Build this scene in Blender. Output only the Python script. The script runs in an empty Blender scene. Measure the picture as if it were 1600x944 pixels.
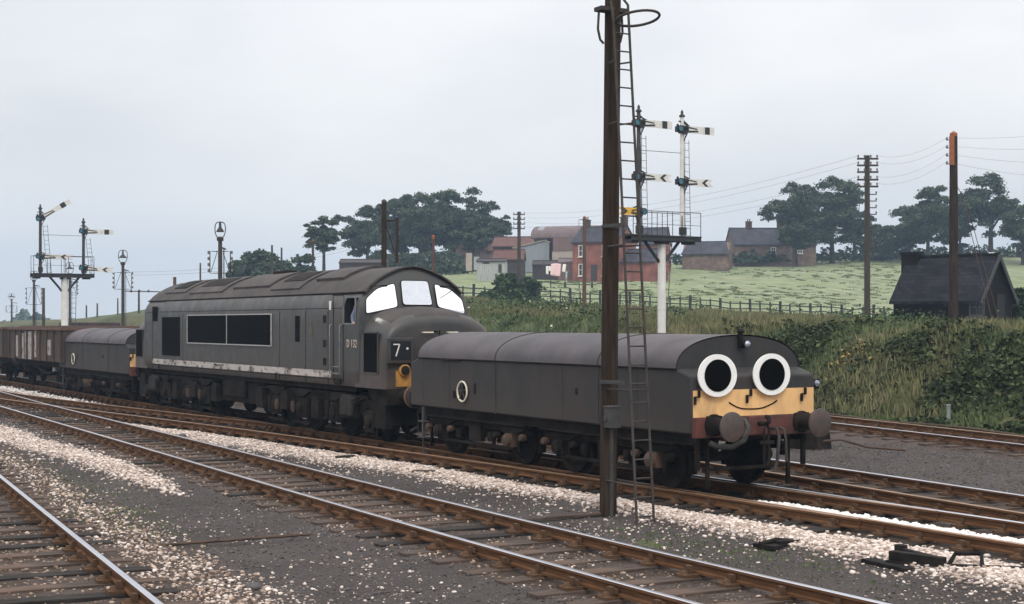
import bpy, bmesh, math, random
import numpy as np
from mathutils import Vector, Matrix

rnd = random.Random(7)
rng = np.random.default_rng(7)
sc = bpy.context.scene
COL = sc.collection
rad = math.radians

# ------------------------------------------------------------------ frame of reference
# X runs along the railway (trains head to +X), Y across it, Z up, rail tops at z = 0.
FPX, UC, HV, EYE = 2290.0, 800.0, 505.0, 2.6
TH = math.atan2(1350.0, FPX)
CT, ST = math.cos(TH), math.sin(TH)
VIEW_ROT = math.atan2(CT, ST)          # rotation that turns local x to the view's right hand

# ------------------------------------------------------------------ camera, sky, sun, exposure
cam_data = bpy.data.cameras.new('camera')
cam = bpy.data.objects.new('camera', cam_data)
COL.objects.link(cam)
sc.camera = cam
cam_data.sensor_width = 36.0
cam_data.lens = 36.0 * FPX / 1600.0
cam_data.shift_y = (HV - 472.0) / 1600.0
cam_data.clip_start = 0.1
cam_data.clip_end = 6000.0
cam.location = (0, 0, EYE)
fwd = Vector((-CT, ST, 0))
cam.rotation_euler = fwd.to_track_quat('-Z', 'Y').to_euler()

SUN_EL = rad(52)
world = bpy.data.worlds.new('World')
sc.world = world
world.use_nodes = True
wn, wl = world.node_tree.nodes, world.node_tree.links
wn.clear()
w_out = wn.new('ShaderNodeOutputWorld')
w_bg = wn.new('ShaderNodeBackground')
w_bg.inputs['Strength'].default_value = 0.1
w_sky = wn.new('ShaderNodeTexSky')
w_sky.sky_type = 'NISHITA'
w_sky.sun_disc = False
w_sky.sun_elevation = SUN_EL
w_sky.air_density = 1.0
w_sky.dust_density = 3.0
w_tc = wn.new('ShaderNodeTexCoord')
w_map = wn.new('ShaderNodeMapping')
w_map.inputs['Scale'].default_value = (1.0, 1.0, 2.6)
w_noise = wn.new('ShaderNodeTexNoise')
w_noise.inputs['Scale'].default_value = 1.5
w_noise.inputs['Detail'].default_value = 5
w_noise.inputs['Roughness'].default_value = 0.5
w_ramp = wn.new('ShaderNodeValToRGB')
w_ramp.color_ramp.elements[0].position = 0.36
w_ramp.color_ramp.elements[0].color = (7.25, 7.3, 7.45, 1)
w_ramp.color_ramp.elements[1].position = 0.60
w_ramp.color_ramp.elements[1].color = (9.7, 9.55, 9.4, 1)
w_mix = wn.new('ShaderNodeMix')
w_mix.data_type = 'RGBA'
w_mix.inputs[0].default_value = 0.93
wl.new(w_tc.outputs['Generated'], w_map.inputs['Vector'])
wl.new(w_map.outputs['Vector'], w_noise.inputs['Vector'])
wl.new(w_noise.outputs['Fac'], w_ramp.inputs['Fac'])
wl.new(w_sky.outputs['Color'], w_mix.inputs[6])
wl.new(w_ramp.outputs['Color'], w_mix.inputs[7])
# an overcast sky is brightest overhead
w_sep = wn.new('ShaderNodeSeparateXYZ')
w_rng = wn.new('ShaderNodeMapRange')
w_rng.inputs['From Min'].default_value = 0.10
w_rng.inputs['From Max'].default_value = 0.90
w_rng.inputs['To Min'].default_value = 1.10
w_rng.inputs['To Max'].default_value = 2.25
w_mul = wn.new('ShaderNodeVectorMath')
w_mul.operation = 'SCALE'
wl.new(w_tc.outputs['Generated'], w_sep.inputs[0])
wl.new(w_sep.outputs['Z'], w_rng.inputs['Value'])
wl.new(w_mix.outputs[2], w_mul.inputs[0])
wl.new(w_rng.outputs['Result'], w_mul.inputs['Scale'])
wl.new(w_mul.outputs['Vector'], w_bg.inputs['Color'])
wl.new(w_bg.outputs['Background'], w_out.inputs['Surface'])

sun_data = bpy.data.lights.new('sun', 'SUN')
sun_data.energy = 1.3
sun_data.angle = rad(14)
sun_data.color = (1.0, 0.93, 0.83)
sun = bpy.data.objects.new('sun', sun_data)
COL.objects.link(sun)
sun_dir = Vector((0.72, -0.30, 0.0)).normalized() * math.cos(SUN_EL) + Vector((0, 0, math.sin(SUN_EL)))
w_sky.sun_rotation = math.atan2(sun_dir.x, sun_dir.y)
sun.rotation_euler = sun_dir.to_track_quat('Z', 'Y').to_euler()

sc.view_settings.view_transform = 'Standard'
sc.view_settings.look = 'None'
sc.view_settings.exposure = 0.0
sc.view_settings.gamma = 1.0
sc.view_settings.use_curve_mapping = False
sc.cycles.max_bounces = 6
sc.cycles.volume_bounces = 0
sc.cycles.use_denoising = True

# ------------------------------------------------------------------ helpers: photo -> place
def W(u, d):
    lat = (u - UC) / FPX * d
    return (-(CT * d - ST * lat), ST * d + CT * lat)

def Z(v, d):
    return EYE - (v - HV) / FPX * d

def dist_for(u, D):                     # view depth of the line Y = D at photo column u
    return FPX / CT * D / (u + 550.0)

def smooth(pts, A):
    """Smooth curve through (A, Y) points."""
    a = np.array([p[0] for p in pts], float); y = np.array([p[1] for p in pts], float)
    m = np.gradient(y, a)
    A = np.asarray(A, float)
    i = np.clip(np.searchsorted(a, A) - 1, 0, len(a) - 2)
    h = a[i + 1] - a[i]
    t = (A - a[i]) / h
    tc = np.clip(t, 0, 1)
    r = ((2*tc**3 - 3*tc**2 + 1) * y[i] + (tc**3 - 2*tc**2 + tc) * h * m[i]
         + (-2*tc**3 + 3*tc**2) * y[i + 1] + (tc**3 - tc**2) * h * m[i + 1])
    r = np.where(t < 0, y[0] + m[0] * (A - a[0]), r)
    return np.where(t > 1, y[-1] + m[-1] * (A - a[-1]), r)

# ------------------------------------------------------------------ helpers: scene graph
def tag(o, label=None, cat=None, group=None, kind=None):
    if label: o['label'] = label
    if cat: o['category'] = cat
    if group: o['group'] = group
    if kind: o['kind'] = kind
    return o

def thing(name, label, cat, loc=(0, 0, 0), rotz=0.0, group=None, kind=None):
    o = bpy.data.objects.new(name, None)
    o.empty_display_size = 0.2
    COL.objects.link(o)
    o.location = loc
    o.rotation_euler = (0, 0, rotz)
    return tag(o, label, cat, group, kind)

def copy_tree(o, parent=None):
    c = o.copy()
    COL.objects.link(c)
    c.parent = parent
    for ch in list(o.children):
        copy_tree(ch, c)
    return c

class MB:
    """Collects shapes and links them as ONE mesh object."""
    def __init__(self):
        self.v, self.f, self.m, self.mi = [], [], [], 0
    def add(self, verts, faces):
        b = len(self.v)
        self.v.extend([tuple(p) for p in verts])
        for f in faces:
            self.f.append(tuple(b + i for i in f))
            self.m.append(self.mi)
        return self
    def box(self, c, s, rot=None, taper=1.0):
        hx, hy, hz = s[0] / 2, s[1] / 2, s[2] / 2
        P = []
        for z, t in ((-hz, 1.0), (hz, taper)):
            P += [(-hx*t, -hy*t, z), (hx*t, -hy*t, z), (hx*t, hy*t, z), (-hx*t, hy*t, z)]
        P = [Vector(p) for p in P]
        if rot is not None:
            R = rot if isinstance(rot, Matrix) else Matrix.Rotation(rot, 3, 'Z')
            P = [R @ p for p in P]
        P = [p + Vector(c) for p in P]
        return self.add(P, [(3, 2, 1, 0), (4, 5, 6, 7), (0, 1, 5, 4), (1, 2, 6, 5), (2, 3, 7, 6), (3, 0, 4, 7)])
    def span(self, a, b, w, h=None):
        """square bar from a to b"""
        a, b = Vector(a), Vector(b)
        d = (b - a)
        L = d.length
        q = d.to_track_quat('X', 'Z').to_matrix()
        return self.box((a + b) / 2, (L, w, h or w), q)
    def tube(self, path, r, n=6, closed=False, caps=True):
        P = [Vector(p) for p in path]
        N = len(P)
        rs = r if isinstance(r, (list, tuple)) else [r] * N
        rings = []
        up = None
        for i, p in enumerate(P):
            if closed:
                t = (P[(i + 1) % N] - P[i - 1]).normalized()
            else:
                t = (P[min(i + 1, N - 1)] - P[max(i - 1, 0)]).normalized()
            if up is None:
                up = Vector((0, 0, 1)) if abs(t.z) < 0.9 else Vector((1, 0, 0))
            s = t.cross(up)
            if s.length < 1e-4:
                s = t.orthogonal()
            s.normalize()
            up = s.cross(t).normalized()
            rings.append([p + (s * math.cos(2*math.pi*k/n) + up * math.sin(2*math.pi*k/n)) * rs[i] for k in range(n)])
        verts = [q for R in rings for q in R]
        F = []
        M = N if closed else N - 1
        for i in range(M):
            j = (i + 1) % N
            for k in range(n):
                l = (k + 1) % n
                F.append((i*n + k, j*n + k, j*n + l, i*n + l))
        if caps and not closed:
            F.append(tuple(range(n)))
            F.append(tuple((N-1)*n + k for k in reversed(range(n))))
        return self.add(verts, F)
    def cyl(self, a, b, r0, r1=None, n=12):
        return self.tube([a, b], [r0, r0 if r1 is None else r1], n)
    def lathe(self, c, prof, n=20, axis='Z'):
        """prof: (radius, height) pairs, closed with caps where radius > 0"""
        verts, F = [], []
        for (r, h) in prof:
            for k in range(n):
                a = 2 * math.pi * k / n
                p = (r * math.cos(a), r * math.sin(a), h)
                if axis == 'Y': p = (p[0], p[2], p[1])
                if axis == 'X': p = (p[2], p[0], p[1])
                verts.append((p[0] + c[0], p[1] + c[1], p[2] + c[2]))
        for i in range(len(prof) - 1):
            for k in range(n):
                l = (k + 1) % n
                F.append((i*n + k, i*n + l, (i+1)*n + l, (i+1)*n + k))
        if prof[0][0] > 1e-5: F.append(tuple(reversed(range(n))))
        if prof[-1][0] > 1e-5: F.append(tuple((len(prof)-1)*n + k for k in range(n)))
        return self.add(verts, F)
    def prism(self, poly, axis, a, b):
        """2D polygon swept along an axis from a to b. poly coordinates are the two other axes in order."""
        def pt(p, t):
            return {'X': (t, p[0], p[1]), 'Y': (p[0], t, p[1]), 'Z': (p[0], p[1], t)}[axis]
        n = len(poly)
        V = [pt(p, a) for p in poly] + [pt(p, b) for p in poly]
        F = [tuple(range(n)), tuple(reversed(range(n, 2*n)))]
        F += [(i, i + n, (i + 1) % n + n, (i + 1) % n) for i in range(n)]
        return self.add(V, F)
    def loft(self, rings, cap0=True, cap1=True, closed=True):
        n = len(rings[0])
        V = [p for R in rings for p in R]
        F = []
        for i in range(len(rings) - 1):
            for k in range(n if closed else n - 1):
                l = (k + 1) % n
                F.append((i*n + k, i*n + l, (i+1)*n + l, (i+1)*n + k))
        if cap0: F.append(tuple(reversed(range(n))))
        if cap1: F.append(tuple((len(rings)-1)*n + k for k in range(n)))
        return self.add(V, F)
    def build(self, name, mat, parent=None, smooth=None, bevel=0.0, loc=None):
        me = bpy.data.meshes.new(name)
        me.from_pydata(self.v, [], self.f)
        mats = mat if isinstance(mat, (list, tuple)) else [mat]
        for m in mats: me.materials.append(m)
        if len(mats) > 1:
            me.polygons.foreach_set('material_index', self.m)
        bm = bmesh.new(); bm.from_mesh(me)
        bmesh.ops.recalc_face_normals(bm, faces=bm.faces)
        bm.to_mesh(me); bm.free()
        if smooth is not None:
            me.polygons.foreach_set('use_smooth', [True] * len(me.polygons))
            me.set_sharp_from_angle(angle=rad(smooth))
        o = bpy.data.objects.new(name, me)
        COL.objects.link(o)
        if parent is not None: o.parent = parent
        if loc is not None: o.location = loc
        if bevel:
            b = o.modifiers.new('bevel', 'BEVEL')
            b.width = bevel; b.segments = 2; b.limit_method = 'ANGLE'; b.angle_limit = rad(40)
        return o

def mesh_np(name, V, F, mat, parent=None, smooth=False):
    """big meshes straight from numpy; F is (n, k) with one k"""
    me = bpy.data.meshes.new(name)
    k = F.shape[1]
    me.vertices.add(len(V)); me.vertices.foreach_set('co', np.ascontiguousarray(V, np.float32).ravel())
    me.loops.add(F.size); me.loops.foreach_set('vertex_index', np.ascontiguousarray(F, np.int32).ravel())
    me.polygons.add(len(F))
    me.polygons.foreach_set('loop_start', np.arange(0, F.size, k, dtype=np.int32))
    me.update(calc_edges=True)
    if smooth: me.polygons.foreach_set('use_smooth', np.ones(len(F), bool))
    me.materials.append(mat)
    o = bpy.data.objects.new(name, me)
    COL.objects.link(o)
    if parent is not None: o.parent = parent
    return o

# ------------------------------------------------------------------ materials
def N(nt, t, **kw):
    n = nt.nodes.new(t)
    for k, v in kw.items():
        n.inputs[k].default_value = v
    return n

def material(name, c1, c2=None, scale=3.0, rough=0.7, bump=0.0, metal=0.0, stretch=(1, 1, 1), lo=0.35, hi=0.65,
             detail=6, c3=None, scale3=0.6, lo3=0.5, hi3=0.7, stretch3=(1, 1, 1), bscale=None, coord='Object', spec=0.5, rough2=None):
    m = bpy.data.materials.new(name)
    m.use_nodes = True
    nt = m.node_tree
    b = nt.nodes['Principled BSDF']
    b.inputs['Roughness'].default_value = rough
    b.inputs['Metallic'].default_value = metal
    b.inputs['Specular IOR Level'].default_value = spec
    if c2 is None and not bump:
        b.inputs['Base Color'].default_value = (*c1, 1)
        return m
    tc = nt.nodes.new('ShaderNodeTexCoord')
    def noise(sc_, st, det=6):
        mp = nt.nodes.new('ShaderNodeMapping'); mp.inputs['Scale'].default_value = st
        nt.links.new(tc.outputs[coord], mp.inputs['Vector'])
        n = N(nt, 'ShaderNodeTexNoise', Scale=sc_, Detail=det, Roughness=0.6)
        nt.links.new(mp.outputs['Vector'], n.inputs['Vector'])
        return n.outputs['Fac']
    def ramp(src, a, bb, ca, cb):
        r = nt.nodes.new('ShaderNodeValToRGB')
        r.color_ramp.elements[0].position = a; r.color_ramp.elements[0].color = ca
        r.color_ramp.elements[1].position = bb; r.color_ramp.elements[1].color = cb
        nt.links.new(src, r.inputs['Fac'])
        return r.outputs['Color']
    f = noise(scale, stretch, detail)
    out = ramp(f, lo, hi, (*c1, 1), (*(c2 or c1), 1))
    if c3 is not None:
        f3 = noise(scale3, stretch3)
        fac = ramp(f3, lo3, hi3, (0, 0, 0, 1), (1, 1, 1, 1))
        mx = nt.nodes.new('ShaderNodeMix'); mx.data_type = 'RGBA'
        nt.links.new(fac, mx.inputs[0]); nt.links.new(out, mx.inputs[6])
        mx.inputs[7].default_value = (*c3, 1)
        out = mx.outputs[2]
    nt.links.new(out, b.inputs['Base Color'])
    if rough2 is not None:
        rr = ramp(f, lo, hi, (rough,)*3 + (1,), (rough2,)*3 + (1,))
        nt.links.new(rr, b.inputs['Roughness'])
    if bump:
        bp = N(nt, 'ShaderNodeBump', Strength=bump, Distance=0.05)
        nt.links.new(noise(bscale or scale * 3, (1, 1, 1)) , bp.inputs['Height'])
        nt.links.new(bp.outputs['Normal'], b.inputs['Normal'])
    return m

def island_vary(m, lo, hi, lo_at=0.0):
    """every loose leaf or stone gets its own tone"""
    nt = m.node_tree; b = nt.nodes['Principled BSDF']
    src = b.inputs['Base Color'].links[0].from_socket
    geo = nt.nodes.new('ShaderNodeNewGeometry')
    r = nt.nodes.new('ShaderNodeValToRGB')
    r.color_ramp.elements[0].position = lo_at; r.color_ramp.elements[0].color = (*lo, 1)
    r.color_ramp.elements[1].position = 1.0; r.color_ramp.elements[1].color = (*hi, 1)
    nt.links.new(geo.outputs['Random Per Island'], r.inputs['Fac'])
    mx = nt.nodes.new('ShaderNodeMix'); mx.data_type = 'RGBA'; mx.blend_type = 'MULTIPLY'; mx.inputs[0].default_value = 1
    nt.links.new(src, mx.inputs[6]); nt.links.new(r.outputs['Color'], mx.inputs[7])
    nt.links.new(mx.outputs[2], b.inputs['Base Color'])
    return m

def leafmat(name, c1, c2, scale=1.0, trans=0.25, c3=None):
    m = material(name, c1, c2, scale=scale, rough=0.85, coord='Object', c3=c3, scale3=scale*3, lo3=0.55, hi3=0.75, spec=0.15)
    return island_vary(m, (.55, .55, .55), (1.45, 1.42, 1.30))

def grime(m, colour, z0, z1, strength=1.0, scale=2.5):
    """brake dust and splashed dirt clinging to the lower panels"""
    nt = m.node_tree; b = nt.nodes['Principled BSDF']
    src = b.inputs['Base Color'].links[0].from_socket
    tc = nt.nodes.new('ShaderNodeTexCoord')
    sp = nt.nodes.new('ShaderNodeSeparateXYZ'); nt.links.new(tc.outputs['Object'], sp.inputs[0])
    mr = nt.nodes.new('ShaderNodeMapRange')
    for k, v in (('From Min', z0), ('From Max', z1), ('To Min', strength), ('To Max', 0.0)): mr.inputs[k].default_value = v
    nt.links.new(sp.outputs[2], mr.inputs['Value'])
    mp = nt.nodes.new('ShaderNodeMapping'); mp.inputs['Scale'].default_value = (1.8, 1, .5)
    nt.links.new(tc.outputs['Object'], mp.inputs['Vector'])
    n = N(nt, 'ShaderNodeTexNoise', Scale=scale, Detail=8.0, Roughness=.7); nt.links.new(mp.outputs['Vector'], n.inputs['Vector'])
    mu = nt.nodes.new('ShaderNodeMath'); mu.operation = 'MULTIPLY_ADD'; mu.inputs[1].default_value = 2.4; mu.inputs[2].default_value = -.55
    nt.links.new(n.outputs['Fac'], mu.inputs[0])
    m2 = nt.nodes.new('ShaderNodeMath'); m2.operation = 'MULTIPLY'; m2.use_clamp = True
    nt.links.new(mr.outputs['Result'], m2.inputs[0]); nt.links.new(mu.outputs[0], m2.inputs[1])
    mx = nt.nodes.new('ShaderNodeMix'); mx.data_type = 'RGBA'; mx.inputs[7].default_value = (*colour, 1)
    nt.links.new(m2.outputs[0], mx.inputs[0]); nt.links.new(src, mx.inputs[6]); nt.links.new(mx.outputs[2], b.inputs['Base Color'])
    return m

def brickmat(name, c1, c2, mortar, sx=0.23, sz=0.075, rough=0.85):
    m = bpy.data.materials.new(name); m.use_nodes = True
    nt = m.node_tree; b = nt.nodes['Principled BSDF']
    b.inputs['Roughness'].default_value = rough
    b.inputs['Specular IOR Level'].default_value = .12
    tc = nt.nodes.new('ShaderNodeTexCoord')
    sep = nt.nodes.new('ShaderNodeSeparateXYZ'); nt.links.new(tc.outputs['Object'], sep.inputs[0])
    ad = nt.nodes.new('ShaderNodeMath'); ad.operation = 'ADD'
    nt.links.new(sep.outputs[0], ad.inputs[0]); nt.links.new(sep.outputs[1], ad.inputs[1])
    cb = nt.nodes.new('ShaderNodeCombineXYZ')
    nt.links.new(ad.outputs[0], cb.inputs[0]); nt.links.new(sep.outputs[2], cb.inputs[1])
    br = N(nt, 'ShaderNodeTexBrick', Scale=1.0)
    br.inputs['Brick Width'].default_value = sx; br.inputs['Row Height'].default_value = sz
    br.inputs['Mortar Size'].default_value = 0.008
    br.inputs['Color1'].default_value = (*c1, 1); br.inputs['Color2'].default_value = (*c2, 1)
    br.inputs['Mortar'].default_value = (*mortar, 1)
    nt.links.new(cb.outputs[0], br.inputs['Vector'])
    n = N(nt, 'ShaderNodeTexNoise', Scale=0.9, Detail=6.0)
    nt.links.new(tc.outputs['Object'], n.inputs['Vector'])
    r = nt.nodes.new('ShaderNodeValToRGB')
    r.color_ramp.elements[0].position = 0.3; r.color_ramp.elements[0].color = (0.55, 0.5, 0.5, 1)
    r.color_ramp.elements[1].position = 0.7; r.color_ramp.elements[1].color = (1.1, 1.1, 1.1, 1)
    nt.links.new(n.outputs['Fac'], r.inputs['Fac'])
    mx = nt.nodes.new('ShaderNodeMix'); mx.data_type = 'RGBA'; mx.blend_type = 'MULTIPLY'; mx.inputs[0].default_value = 1
    nt.links.new(br.outputs['Color'], mx.inputs[6]); nt.links.new(r.outputs['Color'], mx.inputs[7])
    nt.links.new(mx.outputs[2], b.inputs['Base Color'])
    return m

M = {}
M['loco'] = material('grimy_green_paint', (0.029, 0.032, 0.034), (0.052, 0.053, 0.052), scale=2.6, rough=0.36, rough2=0.60, c3=(0.072, 0.055, 0.045), scale3=1.3, stretch3=(2.2, 1, 0.28), lo3=0.47, hi3=0.78, bump=0.06, bscale=5, detail=9)
M['loco_roof'] = material('sooty_roof', (0.040, 0.033, 0.032), (0.074, 0.060, 0.055), scale=1.6, rough=0.85, c3=(0.026, 0.023, 0.024), scale3=1.0, lo3=0.45, hi3=0.72, bump=0.12, bscale=9, detail=9)
M['nose'] = material('grimy_nose_paint', (0.030, 0.032, 0.033), (0.062, 0.050, 0.043), scale=2.2, rough=0.36, rough2=0.65, lo=0.38, hi=0.72, detail=9)
M['tender'] = material('dull_grey_green_paint', (0.027, 0.0275, 0.029), (0.041, 0.039, 0.039), scale=1.8, rough=0.75, c3=(0.048, 0.037, 0.034), scale3=1.1, stretch3=(1.6, 1, 0.25), lo3=0.46, hi3=0.76, detail=9, bump=.05, bscale=6, spec=.35)
M['tender_roof'] = material('dull_roof_paint', (0.070, 0.063, 0.073), (0.100, 0.088, 0.096), scale=1.6, rough=0.8, c3=(0.054, 0.050, 0.055), scale3=0.9, lo3=0.46, hi3=0.74, detail=9)
M['black'] = material('oily_black', (0.008, 0.0075, 0.0075), (0.024, 0.020, 0.018), scale=4, rough=0.8, spec=.12)
M['under'] = material('brake_dust_black', (0.006, 0.005, 0.0045), (0.024, 0.018, 0.015), scale=3, rough=0.9, spec=0.15)
M['rusty'] = material('rusty_iron', (0.050, 0.030, 0.021), (0.095, 0.056, 0.038), scale=5, rough=0.9)
M['dark_glass'] = material('dark_grille', (0.004, 0.0045, 0.006), (0.008, 0.009, 0.010), scale=8, rough=0.8, spec=0.05)
M['windscreen'] = material('sky_mirroring_glass', (0.95, 0.96, 0.97), rough=0.06, metal=1.0)
M['windscreen_centre'] = material('dimmed_sky_mirroring_glass', (0.64, 0.655, 0.69), (0.69, 0.70, 0.735), scale=9, rough=0.12, metal=1.0)  # same glass as the side panes; dimmer reflection set through the colour
M['side_glass'] = material('dark_window_glass', (0.02, 0.022, 0.025), rough=0.08)
M['stripe'] = material('flaking_white_stripe', (0.36, 0.33, 0.31), (0.50, 0.46, 0.43), scale=6, rough=0.8, c3=(0.06, 0.048, 0.042), scale3=3.2, stretch3=(1, 1, 2), lo3=0.52, hi3=0.66)
M['cream'] = material('cream_paint', (0.62, 0.57, 0.46), (0.70, 0.65, 0.54), scale=5, rough=0.6)
M['alu'] = material('dull_aluminium', (0.50, 0.50, 0.50), (0.38, 0.37, 0.36), scale=8, rough=0.5, metal=0.3)
M['alu_dull'] = material('tarnished_aluminium', (0.16, 0.165, 0.165), (0.24, 0.24, 0.24), scale=8, rough=0.5, metal=0.3)
M['sand_box'] = material('dusty_grey_iron', (0.020, 0.020, 0.020), (0.042, 0.038, 0.035), scale=5, rough=0.85, spec=.15)
M['yellow'] = material('warning_yellow', (0.74, 0.44, 0.19), (0.84, 0.52, 0.235), scale=4, rough=0.75, c3=(0.42, 0.255, 0.125), scale3=3.0, stretch3=(1, 1, 0.3), lo3=0.48, hi3=0.80, detail=9)
M['dirty_yellow'] = material('soiled_warning_yellow', (0.55, 0.27, 0.05), (0.28, 0.14, 0.04), scale=5, rough=0.75)
M['red'] = material('faded_red_beam', (0.13, 0.036, 0.028), (0.055, 0.026, 0.022), scale=4, rough=0.8)
M['buffer'] = material('rusty_buffer_iron', (0.048, 0.041, 0.040), (0.075, 0.052, 0.046), scale=8, rough=0.6, c3=(0.09, 0.05, 0.038), scale3=7, lo3=.56, hi3=.7)
M['orange_iron'] = material('orange_rust', (0.24, 0.12, 0.06), (0.15, 0.08, 0.05), scale=6, rough=0.85)
M['white'] = material('white_paint', (0.86, 0.86, 0.85), (0.82, 0.82, 0.81), scale=5, rough=0.6)
M['pupil'] = material('black_paint', (0.004, 0.004, 0.004), rough=0.9, spec=0.0)
M['rubber'] = material('grey_rubber', (0.022, 0.022, 0.022), (0.06, 0.056, 0.052), scale=6, rough=0.8)
M['lens'] = material('lamp_lens', (0.35, 0.36, 0.42), rough=0.1, metal=0.6)
M['sig_white'] = material('signal_white', (0.62, 0.61, 0.58), (0.74, 0.73, 0.70), scale=3, rough=0.6, c3=(0.35, 0.31, 0.27), scale3=1.5, stretch3=(1, 1, 0.3), lo3=0.58, hi3=0.75)
M['sig_black'] = material('signal_black', (0.014, 0.014, 0.016), (0.03, 0.03, 0.03), scale=5, rough=0.6)
M['sig_grey'] = material('signal_grey_iron', (0.035, 0.036, 0.038), (0.06, 0.058, 0.056), scale=5, rough=0.8)
M['teal'] = material('spectacle_glass', (0.02, 0.16, 0.22), rough=0.1)
M['sig_yellow'] = material('signal_yellow', (0.70, 0.40, 0.04), rough=0.6)
M['wood'] = material('creosoted_timber', (0.022, 0.016, 0.012), (0.052, 0.037, 0.027), scale=5, stretch=(3, 3, 0.25), rough=0.95, bump=0.25, bscale=12, spec=.1)
M['wood_grey'] = material('weathered_pole_timber', (0.036, 0.030, 0.026), (0.065, 0.053, 0.045), scale=5, stretch=(3, 3, 0.25), rough=0.9)
M['wood_red'] = material('reddish_pole_timber', (0.075, 0.042, 0.030), (0.12, 0.066, 0.048), scale=5, stretch=(3, 3, 0.25), rough=0.9)
M['orange_paint'] = material('orange_pole_cap', (0.36, 0.11, 0.035), (0.24, 0.08, 0.032), scale=6, rough=0.8)
M['iron'] = material('ladder_iron', (0.026, 0.023, 0.021), (0.055, 0.045, 0.038), scale=6, rough=0.8)
M['sleeper'] = material('oiled_sleeper', (0.046, 0.034, 0.028), (0.105, 0.080, 0.068), scale=4, stretch=(6, 0.6, 1), rough=0.95, c3=(0.15, 0.10, 0.078), scale3=0.8, lo3=0.46, hi3=0.7, bump=0.3, bscale=14, spec=.15)
M['sleeper_dark'] = material('tarry_sleeper', (0.016, 0.015, 0.015), (0.046, 0.038, 0.034), scale=4, stretch=(6, 0.6, 1), rough=0.9, bump=0.3, bscale=14, spec=.15)
M['rail_side'] = material('rusty_rail', (0.080, 0.038, 0.018), (0.15, 0.074, 0.036), scale=4, rough=0.9, stretch=(0.5, 4, 4), spec=.15)
M['rail_top'] = material('polished_rail_head', (0.62, 0.63, 0.68), (0.50, 0.50, 0.55), scale=2, stretch=(0.3, 6, 1), rough=0.28, metal=0.95)
M['rail_dull'] = material('rusted_rail_head', (0.20, 0.12, 0.075), (0.30, 0.19, 0.12), scale=4, rough=0.5, metal=0.3)
M['chair'] = material('rusty_chair_iron', (0.066, 0.038, 0.023), (0.13, 0.076, 0.046), scale=8, rough=0.95, spec=.15)
M['wagon'] = material('rusty_wagon_steel', (0.034, 0.025, 0.022), (0.080, 0.050, 0.038), scale=1.9, rough=0.9, c3=(0.050, 0.038, 0.034), scale3=2.2, stretch3=(2, 1, 0.4), lo3=0.5, hi3=0.65, detail=9)
M['wagon_rail'] = material('rust_brown_rim', (0.13, 0.072, 0.055), (0.09, 0.055, 0.045), scale=2, rough=0.9)
M['wagon_white'] = material('flaking_whitewash', (0.42, 0.38, 0.37), (0.28, 0.24, 0.23), scale=6, rough=0.85, c3=(0.12, 0.09, 0.08), scale3=3, lo3=0.52, hi3=0.62)
M['stone'] = material('pale_limestone', (0.62, 0.55, 0.50), (0.74, 0.69, 0.66), scale=9, rough=0.9, c3=(0.40, 0.31, 0.26), scale3=11, lo3=0.55, hi3=0.7)
M['stone_white'] = material('white_limestone', (0.78, 0.75, 0.73), (0.84, 0.82, 0.81), scale=9, rough=0.9)
M['stone_brown'] = material('stained_limestone', (0.30, 0.22, 0.17), (0.52, 0.43, 0.36), scale=12, rough=0.9, c3=(0.12, 0.085, 0.065), scale3=14, lo3=0.48, hi3=0.6)
M['stone_dark'] = material('dark_cinder_lump', (0.05, 0.047, 0.05), (0.10, 0.092, 0.095), scale=9, rough=0.9)
M['brick'] = brickmat('red_brick', (0.32, 0.105, 0.078), (0.24, 0.080, 0.062), (0.26, 0.18, 0.15))
M['stonewall'] = brickmat('brown_stone', (0.24, 0.17, 0.14), (0.16, 0.12, 0.10), (0.24, 0.20, 0.17), 0.55, 0.26)
M['hutbrick'] = brickmat('sooty_brick', (0.013, 0.009, 0.008), (0.008, 0.006, 0.0055), (0.012, 0.010, 0.009))
M['chimney'] = brickmat('chimney_brick', (0.11, 0.060, 0.048), (0.075, 0.042, 0.036), (0.10, 0.075, 0.065))
M['slate'] = brickmat('blue_slate', (0.070, 0.070, 0.086), (0.054, 0.054, 0.070), (0.03, 0.03, 0.038), 0.34, 0.2, 0.75)
M['hutslate'] = brickmat('dark_slate', (0.030, 0.030, 0.038), (0.013, 0.013, 0.018), (0.003, 0.003, 0.004), 0.40, 0.20, 0.85)
M['redtile'] = material('red_tiles', (0.135, 0.058, 0.045), (0.085, 0.042, 0.036), scale=2, rough=0.9)
M['corr_brown'] = material('rusty_corrugated_iron', (0.13, 0.088, 0.082), (0.19, 0.12, 0.11), scale=1.2, stretch=(4, 4, 0.2), rough=0.8)
M['corr_grey'] = material('blue_grey_corrugated_iron', (0.20, 0.225, 0.25), (0.28, 0.30, 0.33), scale=1.5, stretch=(5, 5, 0.2), rough=0.7)
M['barn_roof'] = material('faded_barn_roof', (0.105, 0.072, 0.074), (0.17, 0.13, 0.13), scale=1.3, stretch=(3, 3, 1), rough=0.85)
M['render'] = material('cream_render', (0.42, 0.36, 0.31), (0.32, 0.28, 0.25), scale=2, rough=0.9)
M['shed'] = material('weathered_boards', (0.45, 0.46, 0.46), (0.26, 0.26, 0.26), scale=2, stretch=(6, 6, 0.4), rough=0.9)
M['dark_hole'] = material('dark_interior', (0.010, 0.011, 0.013), rough=0.95)  # near-black; puts the shade inside openings into the colour
M['dark_boards'] = material('tarred_boards', (0.030, 0.026, 0.028), (0.06, 0.048, 0.045), scale=3, stretch=(5, 5, 0.4), rough=0.9)
M['frame_white'] = material('white_window_frame', (0.70, 0.69, 0.66), rough=0.6)
M['pot'] = material('chimney_pot', (0.20, 0.10, 0.075), rough=0.85)
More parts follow.
